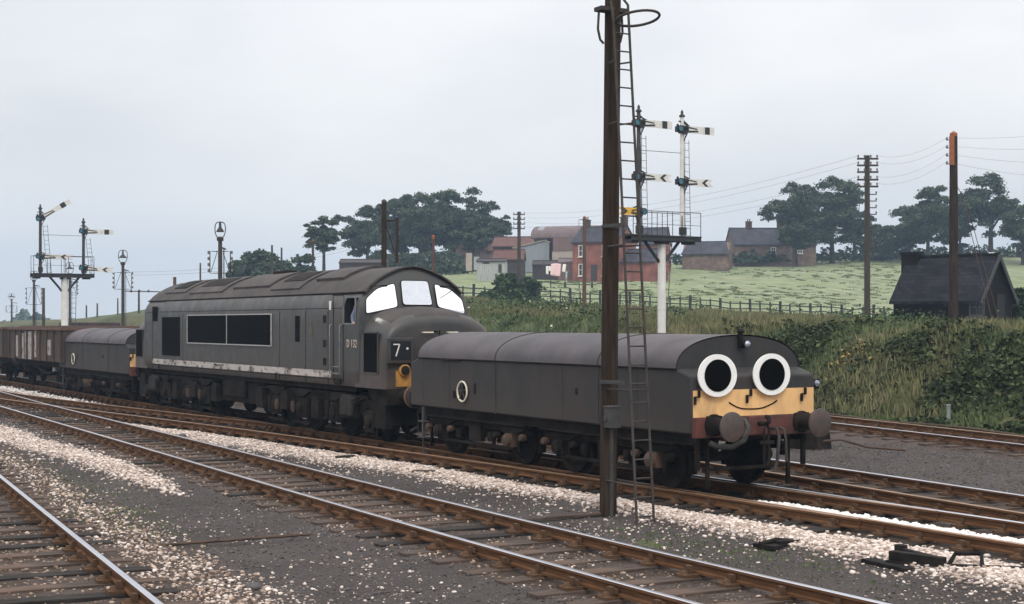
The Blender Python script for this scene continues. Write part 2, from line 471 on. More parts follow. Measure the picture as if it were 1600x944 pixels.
M['linen'] = material('white_linen', (0.82, 0.80, 0.78), rough=0.9)
M['pink'] = material('pink_sheet', (0.80, 0.56, 0.58), rough=0.9)
M['skin'] = material('skin', (0.48, 0.28, 0.20), rough=0.6)
M['hair'] = material('dark_hair', (0.03, 0.02, 0.015), rough=0.8)
M['blue_cloth'] = material('blue_grey_overalls', (0.14, 0.17, 0.27), (0.10, 0.12, 0.20), scale=8, rough=0.9)
M['pale_cloth'] = material('pale_blue_dress', (0.42, 0.52, 0.58), rough=0.9)
M['fence'] = material('tarred_fence_timber', (0.022, 0.022, 0.022), (0.045, 0.042, 0.038), scale=3, rough=0.9)
M['concrete'] = material('pale_concrete', (0.30, 0.31, 0.31), (0.22, 0.22, 0.22), scale=5, rough=0.9)
M['wire'] = material('dull_copper_wire', (0.10, 0.10, 0.105), rough=0.7)
M['porcelain'] = material('insulator_porcelain', (0.16, 0.15, 0.15), rough=0.4)
M['bark'] = material('bark', (0.035, 0.028, 0.022), (0.06, 0.048, 0.038), scale=4, rough=0.95)
M['leaf_dark'] = leafmat('elm_leaves', (0.034, 0.056, 0.038), (0.088, 0.120, 0.072), 0.45)
M['leaf_mid'] = leafmat('hawthorn_leaves', (0.032, 0.058, 0.026), (0.068, 0.105, 0.048), 0.6)
M['leaf_hedge'] = leafmat('hedge_leaves', (0.032, 0.056, 0.034), (0.072, 0.105, 0.060), 0.5)
M['leaf_bank'] = leafmat('bramble_leaves', (0.018, 0.031, 0.014), (0.068, 0.088, 0.040), 1.6, c3=(0.095, 0.085, 0.048))
M['leaf_bright'] = leafmat('nettle_leaves', (0.06, 0.10, 0.03), (0.11, 0.16, 0.055), 1.5)
M['grass_long'] = leafmat('seeding_grass', (0.110, 0.128, 0.060), (0.22, 0.21, 0.115), 0.25, c3=(0.23, 0.185, 0.13))
M['grass_green'] = leafmat('meadow_grass', (0.075, 0.112, 0.052), (0.14, 0.175, 0.085), 0.25)
M['flower'] = material('yellow_ragwort', (0.34, 0.22, 0.04), (0.24, 0.18, 0.05), scale=20, rough=0.8)
M['umbel'] = material('cow_parsley', (0.50, 0.52, 0.40), rough=0.9)

island_vary(M['stone'], (.38, .30, .25), (1.12, 1.08, 1.06))
island_vary(M['stone_white'], (.75, .70, .67), (1.08, 1.08, 1.08))
island_vary(M['stone_brown'], (.35, .30, .27), (1.25, 1.2, 1.15))
M['grit'] = island_vary(material('cinder_grit', (0.058, 0.049, 0.046), (0.105, 0.090, 0.084), scale=9, rough=0.95), (.25, .24, .24), (1.9, 1.8, 1.75))

grime(M['loco'], (0.080, 0.062, 0.052), 1.2, 2.0, .65)
grime(M['nose'], (0.085, 0.062, 0.050), 1.2, 2.2, .9)
grime(M['tender'], (0.058, 0.044, 0.038), .9, 1.7, .8)
grime(M['wagon'], (0.070, 0.050, 0.040), 1.1, 1.9, .7)
# ================================================================== TRACK LINES (A = metres back along the railway, X = -A)
LOCO_Y = 14.70
T_LOCO = [(-20, LOCO_Y), (40, LOCO_Y), (140, LOCO_Y)]
T_NEAR = [(0, 2.19), (13.3, 3.33), (26.1, 4.43), (45, 6.06)]
T_MID = [(-5, 9.18), (4, 9.14), (10, 9.14), (14, 9.18), (20, 9.32), (30, 9.68), (40, 10.02), (48, 10.30), (57, 10.75), (70, 11.2), (90, 11.4)]
T_CROSS = [(14, 14.69), (20, 14.46), (26.5, 14.04), (34, 13.42), (41, 12.60), (48, 11.75), (56, 11.05), (64, 10.98)]
T_SIDE = [(4, 15.9), (10, 16.60), (14.5, 17.08), (20, 17.66), (26, 18.02), (33, 18.2), (60, 18.3), (140, 18.3)]
T_FAR = [(0, 22.6), (12, 24.5), (22, 26.3), (30, 27.7), (45, 29.6), (60, 30.8), (100, 32.2), (160, 33)]

# ================================================================== GROUND
UN = np.array([-600, 0, 130, 225, 300, 400, 600, 720, 850, 1000, 1100, 1250, 1380, 1500, 1600, 2200], float)
V140 = np.array([508, 508, 502, 490, 480, 470, 460, 465, 473, 481, 487, 494, 502, 505, 505, 503], float)
V260 = np.array([504, 504, 500, 486, 468, 450, 430, 419, 414, 411, 405, 401, 396, 393, 391, 388], float)
Z70 = np.array([-.25, -.25, 0, .8, 1.3, 1.8, 2.2, 2.4, 2.4, 2.3, 2.25, 2.2, 2.2, 2.2, 2.25, 2.3], float)
Z140 = EYE + (HV - V140) / FPX * 140
Z260 = EYE + (HV - V260) / FPX * 260

def to_view(X, Y):
    X = np.asarray(X, float); Y = np.asarray(Y, float)
    d = -CT * X + ST * Y
    lat = ST * X + CT * Y
    return UC + FPX * lat / np.maximum(d, 8.0), d

def hump(x, c, w):
    return np.clip(1 - np.abs(x - c) / w, 0, 1)

def vnoise(X, Y, s, seed=0):
    """cheap smooth value noise"""
    X = np.asarray(X, float) / s + seed * 17.3; Y = np.asarray(Y, float) / s + seed * 9.1
    xi, yi = np.floor(X), np.floor(Y)
    fx, fy = X - xi, Y - yi
    fx = fx*fx*(3 - 2*fx); fy = fy*fy*(3 - 2*fy)
    h = lambda a, b: (np.abs(np.sin(a * 127.1 + b * 311.7 + seed * 74.7) * 43758.5453)) % 1.0
    return (h(xi, yi)*(1-fx)*(1-fy) + h(xi+1, yi)*fx*(1-fy) + h(xi, yi+1)*(1-fx)*fy + h(xi+1, yi+1)*fx*fy) * 2 - 1

# ballast bands: (A, centre Y, half width, strength)
BANDS = {
    'main':   [(6, 12.8, .7, .9), (11.9, 13.0, .72, 1), (14, 13.0, .62, 1), (17, 12.95, .5, .95), (19.7, 12.85, .42, 1), (23, 12.65, .6, 1), (26, 12.5, .72, 1),
               (32.5, 11.95, .75, 1), (38, 11.4, .55, 1), (44, 11.05, .3, .7), (50, 10.9, .2, 0)],
    'left':   [(23.5, 7.6, .2, 0), (26, 7.75, .42, .75), (30, 7.9, .58, 1), (36, 7.75, .68, 1), (42, 7.8, .7, 1), (60, 8.6, .8, 1)],
    'verge':  [(8, 4.55, .6, .55), (13, 5.0, .75, .75), (15.5, 5.2, .75, .75), (18, 5.35, .65, .6), (22, 5.7, .6, .5), (28, 6.2, .5, .35), (40, 7.0, .5, .3)],
    'heap':   [(9, 14.5, .2, 0), (11, 14.42, .36, 1), (14, 14.42, .42, 1), (16.5, 14.40, .33, 1), (18.2, 14.4, .2, 0)],
    'cross':  [(43, 13.2, .1, 0), (47, 13.12, .25, .8), (52, 13.1, .45, 1), (60, 13.15, .5, 1), (75, 13.2, .5, 1)],
}
def band(name, A, Y):
    b = np.array(BANDS[name])
    c = np.interp(A, b[:, 0], b[:, 1]); w = np.interp(A, b[:, 0], b[:, 2])
    s = np.interp(A, b[:, 0], b[:, 3], left=0, right=b[-1, 3])
    q = np.abs(Y - c) / np.maximum(w, .05)
    return s * np.clip(1.25 - q, 0, 1) / 1.0

def bank_foot(A):
    return smooth(T_FAR, A) + 2.0 + 0.25 * vnoise(A, A * 0, 3.1, 4)

def terrain(X, Y, detail=True):
    X = np.asarray(X, float); Y = np.asarray(Y, float)
    A = -X
    u, d = to_view(X, Y)
    z0 = np.interp(u, UN, Z70); z1 = np.interp(u, UN, Z140); z2 = np.interp(u, UN, Z260)
    zf = np.where(d < 60, z0, np.where(d < 140, z0 + (z1 - z0) * (d - 60) / 80,
         np.where(d < 260, z1 + (z2 - z1) * (d - 140) / 120, z2 + (np.minimum(z2 * 0.8, 0.5) - z2) * np.clip((d - 260) / 900, 0, 1))))
    t = (Y - bank_foot(np.clip(A, -60, 170))) / 4.4
    t = np.clip(t, 0, 1)
    s = t * t * (3 - 2 * t)
    near = np.clip((Y - 2) / 10, 0, 1)
    z = -0.27 + s * (zf + 0.27)
    if detail:
        onb = np.clip(t * 3, 0, 1)
        z = z + onb * (0.22 * vnoise(X, Y, 2.2, 1) + 0.12 * vnoise(X, Y, 0.8, 2)) * np.where(d > 120, .6, 1.0)
        z = z + onb * np.where(d > 150, 0.25, 0) * vnoise(X, Y, 9, 3)
        flat = (1 - onb)
        z = z + flat * (0.022 * vnoise(X, Y, 1.3, 5) + 0.010 * vnoise(X, Y, .35, 6))
        mound = np.exp(-(((A - 22) / 7)**2 + ((Y - 22.2) / 1.6)**2))
        z = z + flat * 0.12 * mound
        for nm, h in (('main', .10), ('left', .08), ('verge', .06), ('heap', .15), ('cross', .08)):
            z = z + flat * h * np.clip(band(nm, A, Y) * 1.4, 0, 1)
        # track beds: ballast packed round the sleepers
        for T, lim in ((T_NEAR, (0, 45)), (T_MID, (-5, 90)), (T_LOCO, (-20, 140)), (T_SIDE, (4, 140)), (T_FAR, (0, 160))):
            yc = smooth(T, A)
            q = np.clip((1.62 - np.abs(Y - yc)) / 0.35, 0, 1) * ((A > lim[0]) & (A < lim[1]))
            zb = -0.205 + 0.012 * vnoise(X, Y, .4, 8)
            if T is T_LOCO:
                zb = zb + .10 * np.clip(band('heap', A, Y) * 1.4, 0, 1)
            z = z * (1 - q) + np.maximum(z, zb) * q if T is T_LOCO else z * (1 - q) + zb * q
    return z

def gz(X, Y):
    return float(terrain(np.array([X]), np.array([Y]))[0])

def hit(u, v, d0_=14.0, d1_=320.0):
    """where the sight line of a photo pixel meets the ground"""
    ds = np.arange(d0_, d1_, .1)
    lat = (u - UC)/FPX*ds
    X = -(CT*ds - ST*lat); Y = ST*ds + CT*lat
    zt_ = terrain(X, Y, False); zr = EYE - (v - HV)/FPX*ds
    i = int(np.argmax(zt_ >= zr))
    return X[i], Y[i], float(zt_[i]), ds[i]

def axis(parts):
    out = [parts[0][0]]
    for a, b, st in parts:
        n = max(1, int(round((b - a) / st)))
        out += list(np.linspace(a, b, n + 1)[1:])
    return np.array(out)

gx = axis([(-1500, -400, 50), (-400, -62, 3.2), (-62, -6, 0.14), (-6, 60, 1.6), (60, 300, 40)])
gy = axis([(-200, 1, 12), (1, 19.5, 0.11), (19.5, 46, 0.34), (46, 330, 2.8), (330, 1500, 45)])
GX, GY = np.meshgrid(gx, gy, indexing='ij')
GZ = terrain(GX, GY)
nx, ny = len(gx), len(gy)
idx = np.arange(nx * ny).reshape(nx, ny)
Fq = np.stack([idx[:-1, :-1], idx[1:, :-1], idx[1:, 1:], idx[:-1, 1:]], -1).reshape(-1, 4)
Vq = np.stack([GX, GY, GZ], -1).reshape(-1, 3)

def ground_material():
    m = bpy.data.materials.new('ground_cover')
    m.use_nodes = True
    nt = m.node_tree; L = nt.links
    b = nt.nodes['Principled BSDF']; b.inputs['Roughness'].default_value = 0.95
    b.inputs['Specular IOR Level'].default_value = 0.2
    geo = nt.nodes.new('ShaderNodeNewGeometry')
    def noise(s, det=6, rough=.6, stretch=None):
        n = N(nt, 'ShaderNodeTexNoise', Scale=s, Detail=float(det), Roughness=rough)
        if stretch:
            mp = nt.nodes.new('ShaderNodeMapping'); mp.inputs['Scale'].default_value = stretch
            mp.inputs['Rotation'].default_value = (0, 0, -VIEW_ROT)
            L.new(geo.outputs['Position'], mp.inputs['Vector']); L.new(mp.outputs['Vector'], n.inputs['Vector'])
        else:
            L.new(geo.outputs['Position'], n.inputs['Vector'])
        return n.outputs['Fac']
    def ramp(src, stops):
        r = nt.nodes.new('ShaderNodeValToRGB')
        e = r.color_ramp.elements
        while len(e) < len(stops): e.new(0.5)
        for i, (p, c) in enumerate(stops):
            e[i].position = p; e[i].color = (*c, 1) if len(c) == 3 else c
        L.new(src, r.inputs['Fac'])
        return r.outputs['Color']
    def mix(f, a, c):
        x = nt.nodes.new('ShaderNodeMix'); x.data_type = 'RGBA'
        if hasattr(f, 'links') or not isinstance(f, float): L.new(f, x.inputs[0])
        else: x.inputs[0].default_value = f
        L.new(a, x.inputs[6]); L.new(c, x.inputs[7])
        return x.outputs[2]
    def math_(op, a, c):
        x = nt.nodes.new('ShaderNodeMath'); x.operation = op
        for i, q in enumerate((a, c)):
            if isinstance(q, (int, float)): x.inputs[i].default_value = q
            else: L.new(q, x.inputs[i])
        return x.outputs[0]
    at = nt.nodes.new('ShaderNodeAttribute'); at.attribute_name = 'cover'
    sp = nt.nodes.new('ShaderNodeSeparateColor'); L.new(at.outputs['Color'], sp.inputs[0])
    chip, grass, field = sp.outputs[0], sp.outputs[1], sp.outputs[2]
    brown = at.outputs['Alpha']
    fine = noise(34, 6, .75); mid = noise(2.4, 6); big = noise(0.35, 4)
    cinder = mix(ramp(big, [(.38, (0, 0, 0)), (.62, (1, 1, 1))]),
                 ramp(fine, [(.30, (.0175, .0145, .0138)), (.5, (.043, .0365, .0345)), (.72, (.095, .082, .078))]),
                 ramp(fine, [(.30, (.028, .0235, .0225)), (.5, (.064, .055, .0525)), (.72, (.116, .100, .095))]))
    vor = N(nt, 'ShaderNodeTexVoronoi', Scale=26.0); L.new(geo.outputs['Position'], vor.inputs['Vector'])
    vsep = nt.nodes.new('ShaderNodeSeparateColor'); L.new(vor.outputs['Color'], vsep.inputs[0])
    spk = math_('MULTIPLY', math_('LESS_THAN', vor.outputs['Distance'], 0.30), math_('GREATER_THAN', vsep.outputs[0], 0.90))
    spk = math_('MULTIPLY', spk, ramp(mid, [(.48, (0, 0, 0)), (.58, (1, 1, 1))]))
    pale = ramp(vsep.outputs[1], [(0, (.30, .26, .24)), (1, (.52, .48, .46))])
    cinder = mix(spk, cinder, pale)
    dirt = mix(ramp(mid, [(.4, (0, 0, 0)), (.6, (1, 1, 1))]),
               ramp(fine, [(.3, (.022, .015, .012)), (.6, (.062, .044, .034)), (.75, (.14, .105, .086))]),
               ramp(fine, [(.3, (.034, .026, .023)), (.55, (.084, .064, .056)), (.75, (.18, .145, .125))]))
    # chippings: cells of stone
    v2 = N(nt, 'ShaderNodeTexVoronoi', Scale=17.0); L.new(geo.outputs['Position'], v2.inputs['Vector'])
    v2s = nt.nodes.new('ShaderNodeSeparateColor'); L.new(v2.outputs['Color'], v2s.inputs[0])
    stones = ramp(v2s.outputs[0], [(0, (.24, .18, .15)), (.35, (.48, .41, .37)), (1, (.68, .62, .59))])
    gap = ramp(v2.outputs['Distance'], [(.35, (0, 0, 0)), (.62, (1, 1, 1))])
    stones = mix(gap, stones, ramp(fine, [(.3, (.13, .10, .085)), (.7, (.24, .20, .18))]))
    chipf = ramp(math_('ADD', chip, math_('MULTIPLY', math_('SUBTRACT', fine, 0.5), 1.1)), [(.42, (0, 0, 0)), (.58, (1, 1, 1))])
    g1 = noise(1.1, 8); g2 = noise(0.12, 4); g3 = noise(9, 4)
    turf = mix(ramp(g2, [(.4, (0, 0, 0)), (.6, (1, 1, 1))]),
               ramp(g1, [(.3, (.030, .048, .020)), (.7, (.085, .105, .045))]),
               ramp(g1, [(.3, (.060, .066, .030)), (.7, (.125, .120, .062))]))
    turf = mix(ramp(g3, [(.5, (0, 0, 0)), (.8, (.6, .6, .6))]), turf, ramp(g1, [(0, (.05, .035, .025)), (1, (.10, .075, .05))]))
    hay = noise(0.55, 5, .65, (0.45, 1.6, 1)); hay2 = noise(0.05, 3)
    mead = ramp(hay, [(.28, (.095, .115, .050)), (.43, (.175, .198, .108)), (.58, (.240, .262, .160)), (.78, (.31, .325, .22))])
    mead = mix(ramp(hay2, [(.42, (0, 0, 0)), (.6, (.55, .55, .55))]), mead, ramp(hay, [(.3, (.13, .17, .075)), (.7, (.23, .27, .13))]))
    base = mix(ramp(math_('ADD', brown, math_('MULTIPLY', math_('SUBTRACT', mid, 0.5), .8)), [(.4, (0, 0, 0)), (.6, (1, 1, 1))]), cinder, dirt)
    base = mix(chipf, base, stones)
    base = mix(ramp(math_('ADD', grass, math_('MULTIPLY', math_('SUBTRACT', mid, 0.5), .9)), [(.42, (0, 0, 0)), (.58, (1, 1, 1))]), base, turf)
    base = mix(field, base, mead)
    L.new(base, b.inputs['Base Color'])
    bp = N(nt, 'ShaderNodeBump', Strength=0.5, Distance=0.03)
    L.new(noise(30, 5), bp.inputs['Height']); L.new(bp.outputs['Normal'], b.inputs['Normal'])
    return m

ground = mesh_np('ground', Vq, Fq, ground_material(), smooth=True)
tag(ground, kind='structure')
A_, Y_ = -Vq[:, 0], Vq[:, 1]
U_, D_ = to_view(Vq[:, 0], Vq[:, 1])
chip = np.zeros(len(Vq))
for nm, k in (('main', 1.0), ('left', 1.0), ('verge', .42), ('heap', 1.15), ('cross', 1.1)):
    chip = np.maximum(chip, band(nm, A_, Y_) * k)
on = np.clip((Y_ - bank_foot(np.clip(A_, -60, 170))) / .7, 0, 1)
far_left = np.clip((D_ - 75) / 60, 0, 1) * (Y_ > 36)
grass = np.clip(np.maximum(on, far_left), 0, 1)
grass = np.maximum(grass, 0.62 * hump(A_, 15.5, 2.5) * hump(Y_, 11.2, .5))
grass = np.maximum(grass, 0.55 * hump(A_, 22, 4) * hump(Y_, 6.5, .5))
grass = np.maximum(grass, 0.9 * np.clip((D_ - 160) / 60, 0, 1))
fieldm = np.clip((D_ - 139.5) / 1.5, 0, 1) * (U_ > 560)
brown = np.zeros(len(Vq))
for T, w, k in ((T_NEAR, 1.9, 1.0), (T_MID, 1.15, .8), (T_LOCO, 1.5, .9), (T_SIDE, 1.3, .8), (T_FAR, 1.6, .9), (T_CROSS, 1.3, .75)):
    ok = (A_ < (64 if T is T_CROSS else 150)) & (A_ > (14 if T is T_CROSS else -60))
    brown = np.maximum(brown, k * np.clip(1.6 - np.abs(Y_ - smooth(T, A_)) / w, 0, 1) * ok)
brown = np.maximum(brown, .9 * (Y_ < 4.0))
ca = ground.data.color_attributes.new('cover', 'FLOAT_COLOR', 'POINT')
ca.data.foreach_set('color', np.stack([chip, grass, fieldm, brown], -1).astype(np.float32).ravel())

# ================================================================== RAILWAY TRACKS
RAIL_PROF = [(-.035, -.036), (-.035, -.007), (-.025, 0), (.025, 0), (.035, -.007), (.035, -.036), (.011, -.050), (.011, -.104),
             (.032, -.118), (.032, -.143), (-.032, -.143), (-.032, -.118), (-.011, -.104), (-.011, -.050)]
def rail_mesh(T, off, A0, A1, origin, top, name, parent, dz=0.0, side=None):
    n = max(2, int((A1 - A0) / 1.2))
    A = np.linspace(A0, A1, n)
    Y = smooth(T, A)
    dy = np.gradient(Y, A)
    mb = MB()
    rings = []
    for a, y, s in zip(A, Y, dy):
        t = Vector((-1, s, 0)).normalized()
        nrm = Vector((s, 1, 0)).normalized()          # across, away from the photographer
        c = Vector((-a, y, dz)) + nrm * off - Vector(origin)
        rings.append([c + nrm * p[0] + Vector((0, 0, p[1])) for p in RAIL_PROF])
    k = len(RAIL_PROF)
    V = [p for R in rings for p in R]
    mb.v = [tuple(p) for p in V]
    for i in range(n - 1):
        for j in range(k):
            l = (j + 1) % k
            mb.f.append((i*k + j, i*k + l, (i+1)*k + l, (i+1)*k + j))
            mb.m.append(1 if j in (1, 2, 3) else 0)
    mb.f.append(tuple(range(k))); mb.m.append(0)
    mb.f.append(tuple((n-1)*k + j for j in range(k))); mb.m.append(0)
    return mb.build(name, [side or M['rail_side'], top], parent)

def sleeper_proto(mat, half, seed):
    r = random.Random(seed)
    mb = MB()
    n = 7
    rings = []
    for i in range(n):
        y = -half + 2*half*i/(n-1)
        e = 0.012 if i in (0, n-1) else 0
        w = .125 + r.uniform(-.006, .006) - e
        t = -.165 + r.uniform(-.004, .003) - e
        x = r.uniform(-.006, .006)
        rings.append([(x-w, y, t-.008), (x-w+.012, y, t), (x+w-.012, y, t), (x+w, y, t-.008), (x+w, y, -.30), (x-w, y, -.30)])
    mb.loft(rings)
    o = mb.build('sleeper', mat)
    for s in (-1, 1):
        c = MB()
        c.box((0, 0, -.149), (.20, .37, .030))
        c.box((0, .055, -.092), (.10, .05, .085), taper=.8)
        c.box((0, .115, -.118), (.09, .08, .04), taper=.55)
        c.box((0, -.060, -.090), (.10, .055, .090), taper=.85)
        c.box((0, -.120, -.116), (.09, .08, .045), taper=.55)
        c.box((.0, s*.048, -.085), (.19, .030, .055))
        for q in (-.145, .145):
            c.cyl((0, q, -.135), (0, q, -.118), .022, n=6)
        ch = c.build('rail_chair', M['chair'], o)
        ch.location = (0, s * .753, 0)
    return o

def track(name, label, T, A0, A1, tops, sl, group='railway tracks', half=1.3, dark=False, step=.76, dz=0.0, chairs=True, ends=(0, 0)):
    o = (-A0, float(smooth(T, A0)), 0)
    root = thing(name, label, 'railway track', o, group=group)
    for off, tp in zip((-.753, .753), tops):
        rail_mesh(T, off, A0, A1, o, M[tp], 'rail', root, dz)
    protos = [sleeper_proto(M['sleeper_dark' if (dark or k == 1) else 'sleeper'], half, k + len(name)) for k in range(3)]
    used = set()
    n = int((sl[1] - sl[0]) / step)
    for i in range(n):
        a = sl[0] + i * step + rnd.uniform(-.05, .05)
        y = float(smooth(T, a)); s = float(smooth(T, a + .2) - smooth(T, a - .2)) / .4
        k = rnd.choice((0, 0, 1, 2, 2))
        if k not in used:
            c = protos[k]; used.add(k); c.parent = root
        else:
            c = copy_tree(protos[k], root)
        c.location = (-a - o[0], y - o[1] + rnd.uniform(-.05, .05), dz + rnd.uniform(-.012, 0.0))
        c.rotation_euler = (0, 0, -math.atan(s) + rnd.uniform(-.02, .02))
    for k in range(3):
        if k not in used:
            for ch in list(protos[k].children): bpy.data.objects.remove(ch)
            bpy.data.objects.remove(protos[k])
    return root

track('railway_track', 'nearest railway track with bright rail head and half buried dark sleepers', T_NEAR, 3, 34, ('rail_top', 'rail_top'), (9, 33))
track('railway_track', 'railway track of rusty chairs and bare sleepers in front of the locomotive', T_MID, 2, 74, ('rail_top', 'rail_top'), (3, 74))
track('railway_track', 'railway track under the locomotive and brake tenders', T_LOCO, 4, 110, ('rail_dull', 'rail_top'), (5, 78), dark=True)
track('railway_track', 'rusty crossover track curving from under the locomotive to the open middle track', T_CROSS, 14.5, 62, ('rail_dull', 'rail_dull'), (16, 60), dark=True, dz=-.004, half=1.34)
track('railway_track', 'railway track with dark rails just behind the brake tender', T_SIDE, 6, 110, ('rail_dull', 'rail_top'), (7, 38))
track('railway_track', 'farthest railway track at the foot of the grassy bank', T_FAR, 8, 110, ('rail_top', 'rail_dull'), (12, 44))

# ---- white chippings and scattered stones (uncountable)
def icosa():
    p = (1 + 5**.5) / 2
    v = np.array([(-1, p, 0), (1, p, 0), (-1, -p, 0), (1, -p, 0), (0, -1, p), (0, 1, p), (0, -1, -p), (0, 1, -p), (p, 0, -1), (p, 0, 1), (-p, 0, -1), (-p, 0, 1)], float)
    v /= np.linalg.norm(v[0])
    f = np.array([(0,11,5),(0,5,1),(0,1,7),(0,7,10),(0,10,11),(1,5,9),(5,11,4),(11,10,2),(10,7,6),(7,1,8),(3,9,4),(3,4,2),(3,2,6),(3,6,8),(3,8,9),(4,9,5),(2,4,11),(6,2,10),(8,6,7),(9,8,1)])
    return v, f
IV, IF = icosa()
def stones(name, A, Y, size, mat, lift=.25):
    n = len(A)
    if n == 0: return
    X = -np.asarray(A); Y = np.asarray(Y)
    z = terrain(X, Y)
    s = size * np.clip(rng.lognormal(-.16, .38, n), .35, 1.6)
    sc3 = np.stack([s * rng.uniform(.8, 1.4, n), s * rng.uniform(.7, 1.1, n), s * rng.uniform(.45, .8, n)], -1)
    ang = rng.uniform(0, 2*np.pi, n)
    P = IV[None] * (1 + rng.uniform(-.28, .28, (n, 12, 1))) * sc3[:, None, :]
    c, si = np.cos(ang)[:, None], np.sin(ang)[:, None]
    tilt = rng.uniform(-.5, .5, n)[:, None]
    x = P[..., 0]*c - P[..., 1]*si; y = P[..., 0]*si + P[..., 1]*c; zz = P[..., 2] + x * tilt * .5
    V = np.stack([x + X[:, None], y + Y[:, None], zz + (z + s * lift)[:, None]], -1).reshape(-1, 3)
    F = (IF[None] + (np.arange(n) * 12)[:, None, None]).reshape(-1, 3)
    o = mesh_np(name, V, F, mat)
    tag(o, kind='stuff')
    return o

def sample_band(nm, n, a0, a1, spread=1.25, power=1.0):
    b = np.array(BANDS[nm])
    A = a0 + (a1 - a0) * rng.random(n) ** power
    c = np.interp(A, b[:, 0], b[:, 1]); w = np.interp(A, b[:, 0], b[:, 2]); s = np.interp(A, b[:, 0], b[:, 3], left=0)
    Y = c + rng.normal(0, .52, n) * w * spread
    k = rng.random(n) < s
    return A[k], Y[k]

def off_rails(A, Y):
    k = np.ones(len(A), bool)
    for T in (T_NEAR, T_MID, T_LOCO):
        dy = np.abs(Y - smooth(T, A))
        k &= np.abs(dy - .753) > .07
    return A[k], Y[k]

a1, y1 = sample_band('main', 26000, 8, 44, .92, power=1.5)
a2, y2 = sample_band('left', 8500, 23, 50, .9)
a1, y1 = off_rails(np.r_[a1, a2], np.r_[y1, y2])
stones('limestone_chippings', a1, y1, .025, M['stone'])
a3, y3 = sample_band('heap', 3800, 9.5, 18, .9)
a4, y4 = sample_band('cross', 1200, 45, 70)
stones('white_chippings', *off_rails(np.r_[a3, a4], np.r_[y3, y4]), .034, M['stone_white'])
a5, y5 = sample_band('verge', 9500, 9, 34, 1.0, power=1.5)
k = rng.random(len(a5)) < .45
stones('verge_chippings', *off_rails(a5[k], y5[k]), .021, M['stone'])
stones('stained_ballast', *off_rails(np.r_[a5[~k], 10 + 20*rng.random(4200)], np.r_[y5[~k], 2.2 + 2.3*rng.random(4200) + np.zeros(4200)]), .021, M['stone_brown'])
# loose stones over the cinders
n = 7000
A = 8 + 26 * rng.random(n)**1.3; Y = 4.5 + 9.0 * rng.random(n)
k = vnoise(-A, Y, 1.3, 11) + .55 * vnoise(-A, Y, .5, 12) > .18
k |= (np.abs(A - 16.5) < 3) & (np.abs(Y - 11.6) < 1.3) & (rng.random(n) < .75)
k |= (np.abs(A - 15.0) < 1.6) & (np.abs(Y - 7.0) < .6)
stones('loose_stones', *off_rails(A[k], Y[k]), .017, M['stone'], lift=.3)
A = 9 + 26 * rng.random(3500); Y = 2.4 + 20 * rng.random(3500)
stones('cinder_lumps', *off_rails(A, Y), .020, M['stone_dark'], lift=.3)
A = 4 + 50 * rng.random(6000); Y = smooth(T_MID, A) + rng.uniform(-1.3, 1.3, 6000)
stones('fine_ballast', *off_rails(A, Y), .019, M['stone_brown'], lift=.3)

A = 8 + 26 * rng.random(26000)**1.25; Y = 4.3 + 9.4 * rng.random(26000)
stones('cinder_grit', *off_rails(A, Y), .0125, M['grit'], lift=.2)
A = 10 + 16 * rng.random(9000); Y = 19.0 + 6.5 * rng.random(9000)
stones('cinder_grit', A, Y, .016, M['grit'], lift=.2)
# ================================================================== ROLLING STOCK
def wheel(parent, x, y, r, name='wheel', mat=None):
    mb = MB()
    s = 1 if y > 0 else -1
    w = .065
    prof = [(0.0, -w*.55), (.10, -w*.9), (.12, -w*.45), (r*.72, -w*.35), (r*.78, -w), (r - .005, -w), (r, -w*.2), (r + .028, w*.65), (r + .028, w), (r*.8, w), (r*.74, w*.3), (.12, w*.4), (.1, w*.9), (0.0, w*.9)]
    prof = [(p, h * -s * -1) for p, h in prof]
    mb.lathe((x, y, r), [(p, -h * s * -1 if s < 0 else -h) for p, h in prof], n=26, axis='Y')
    return mb.build(name, mat or M['under'], parent, smooth=35)

def buffer(parent, x, y, z, s, L=.55, r=.265, hm=None, dm=None):
    """s = +1 for the front end"""
    mb = MB()
    mb.lathe((x, y, z), [(.17, 0), (.17, s*.04), (.125, s*.07), (.115, s*.30), (.13, s*.31), (.13, s*.34), (.075, s*.345), (.07, s*(L-.05))], n=18, axis='X')
    mb.box((x + s*.02, y, z), (.035, .28, .28))
    o = mb.build('buffer', hm or M['under'], parent, smooth=35)
    h = MB()
    h.lathe((x, y, z), [(.06, s*(L-.07)), (r*.6, s*(L-.05)), (r, s*(L-.035)), (r, s*(L-.012)), (r*.9, s*L), (r*.3, s*(L+.012)), (0, s*(L+.014))], n=28, axis='X')
    h.build('buffer_head', dm or M['buffer'], o, smooth=35)
    return o

def disc(c, rx, rz, th, n=40):
    """elliptical plate facing +x"""
    mb = MB()
    P = [(rx*math.cos(2*math.pi*k/n), rz*math.sin(2*math.pi*k/n)) for k in range(n)]
    mb.prism([(c[1] + p[0], c[2] + p[1]) for p in P], 'X', c[0], c[0] + th)
    return mb

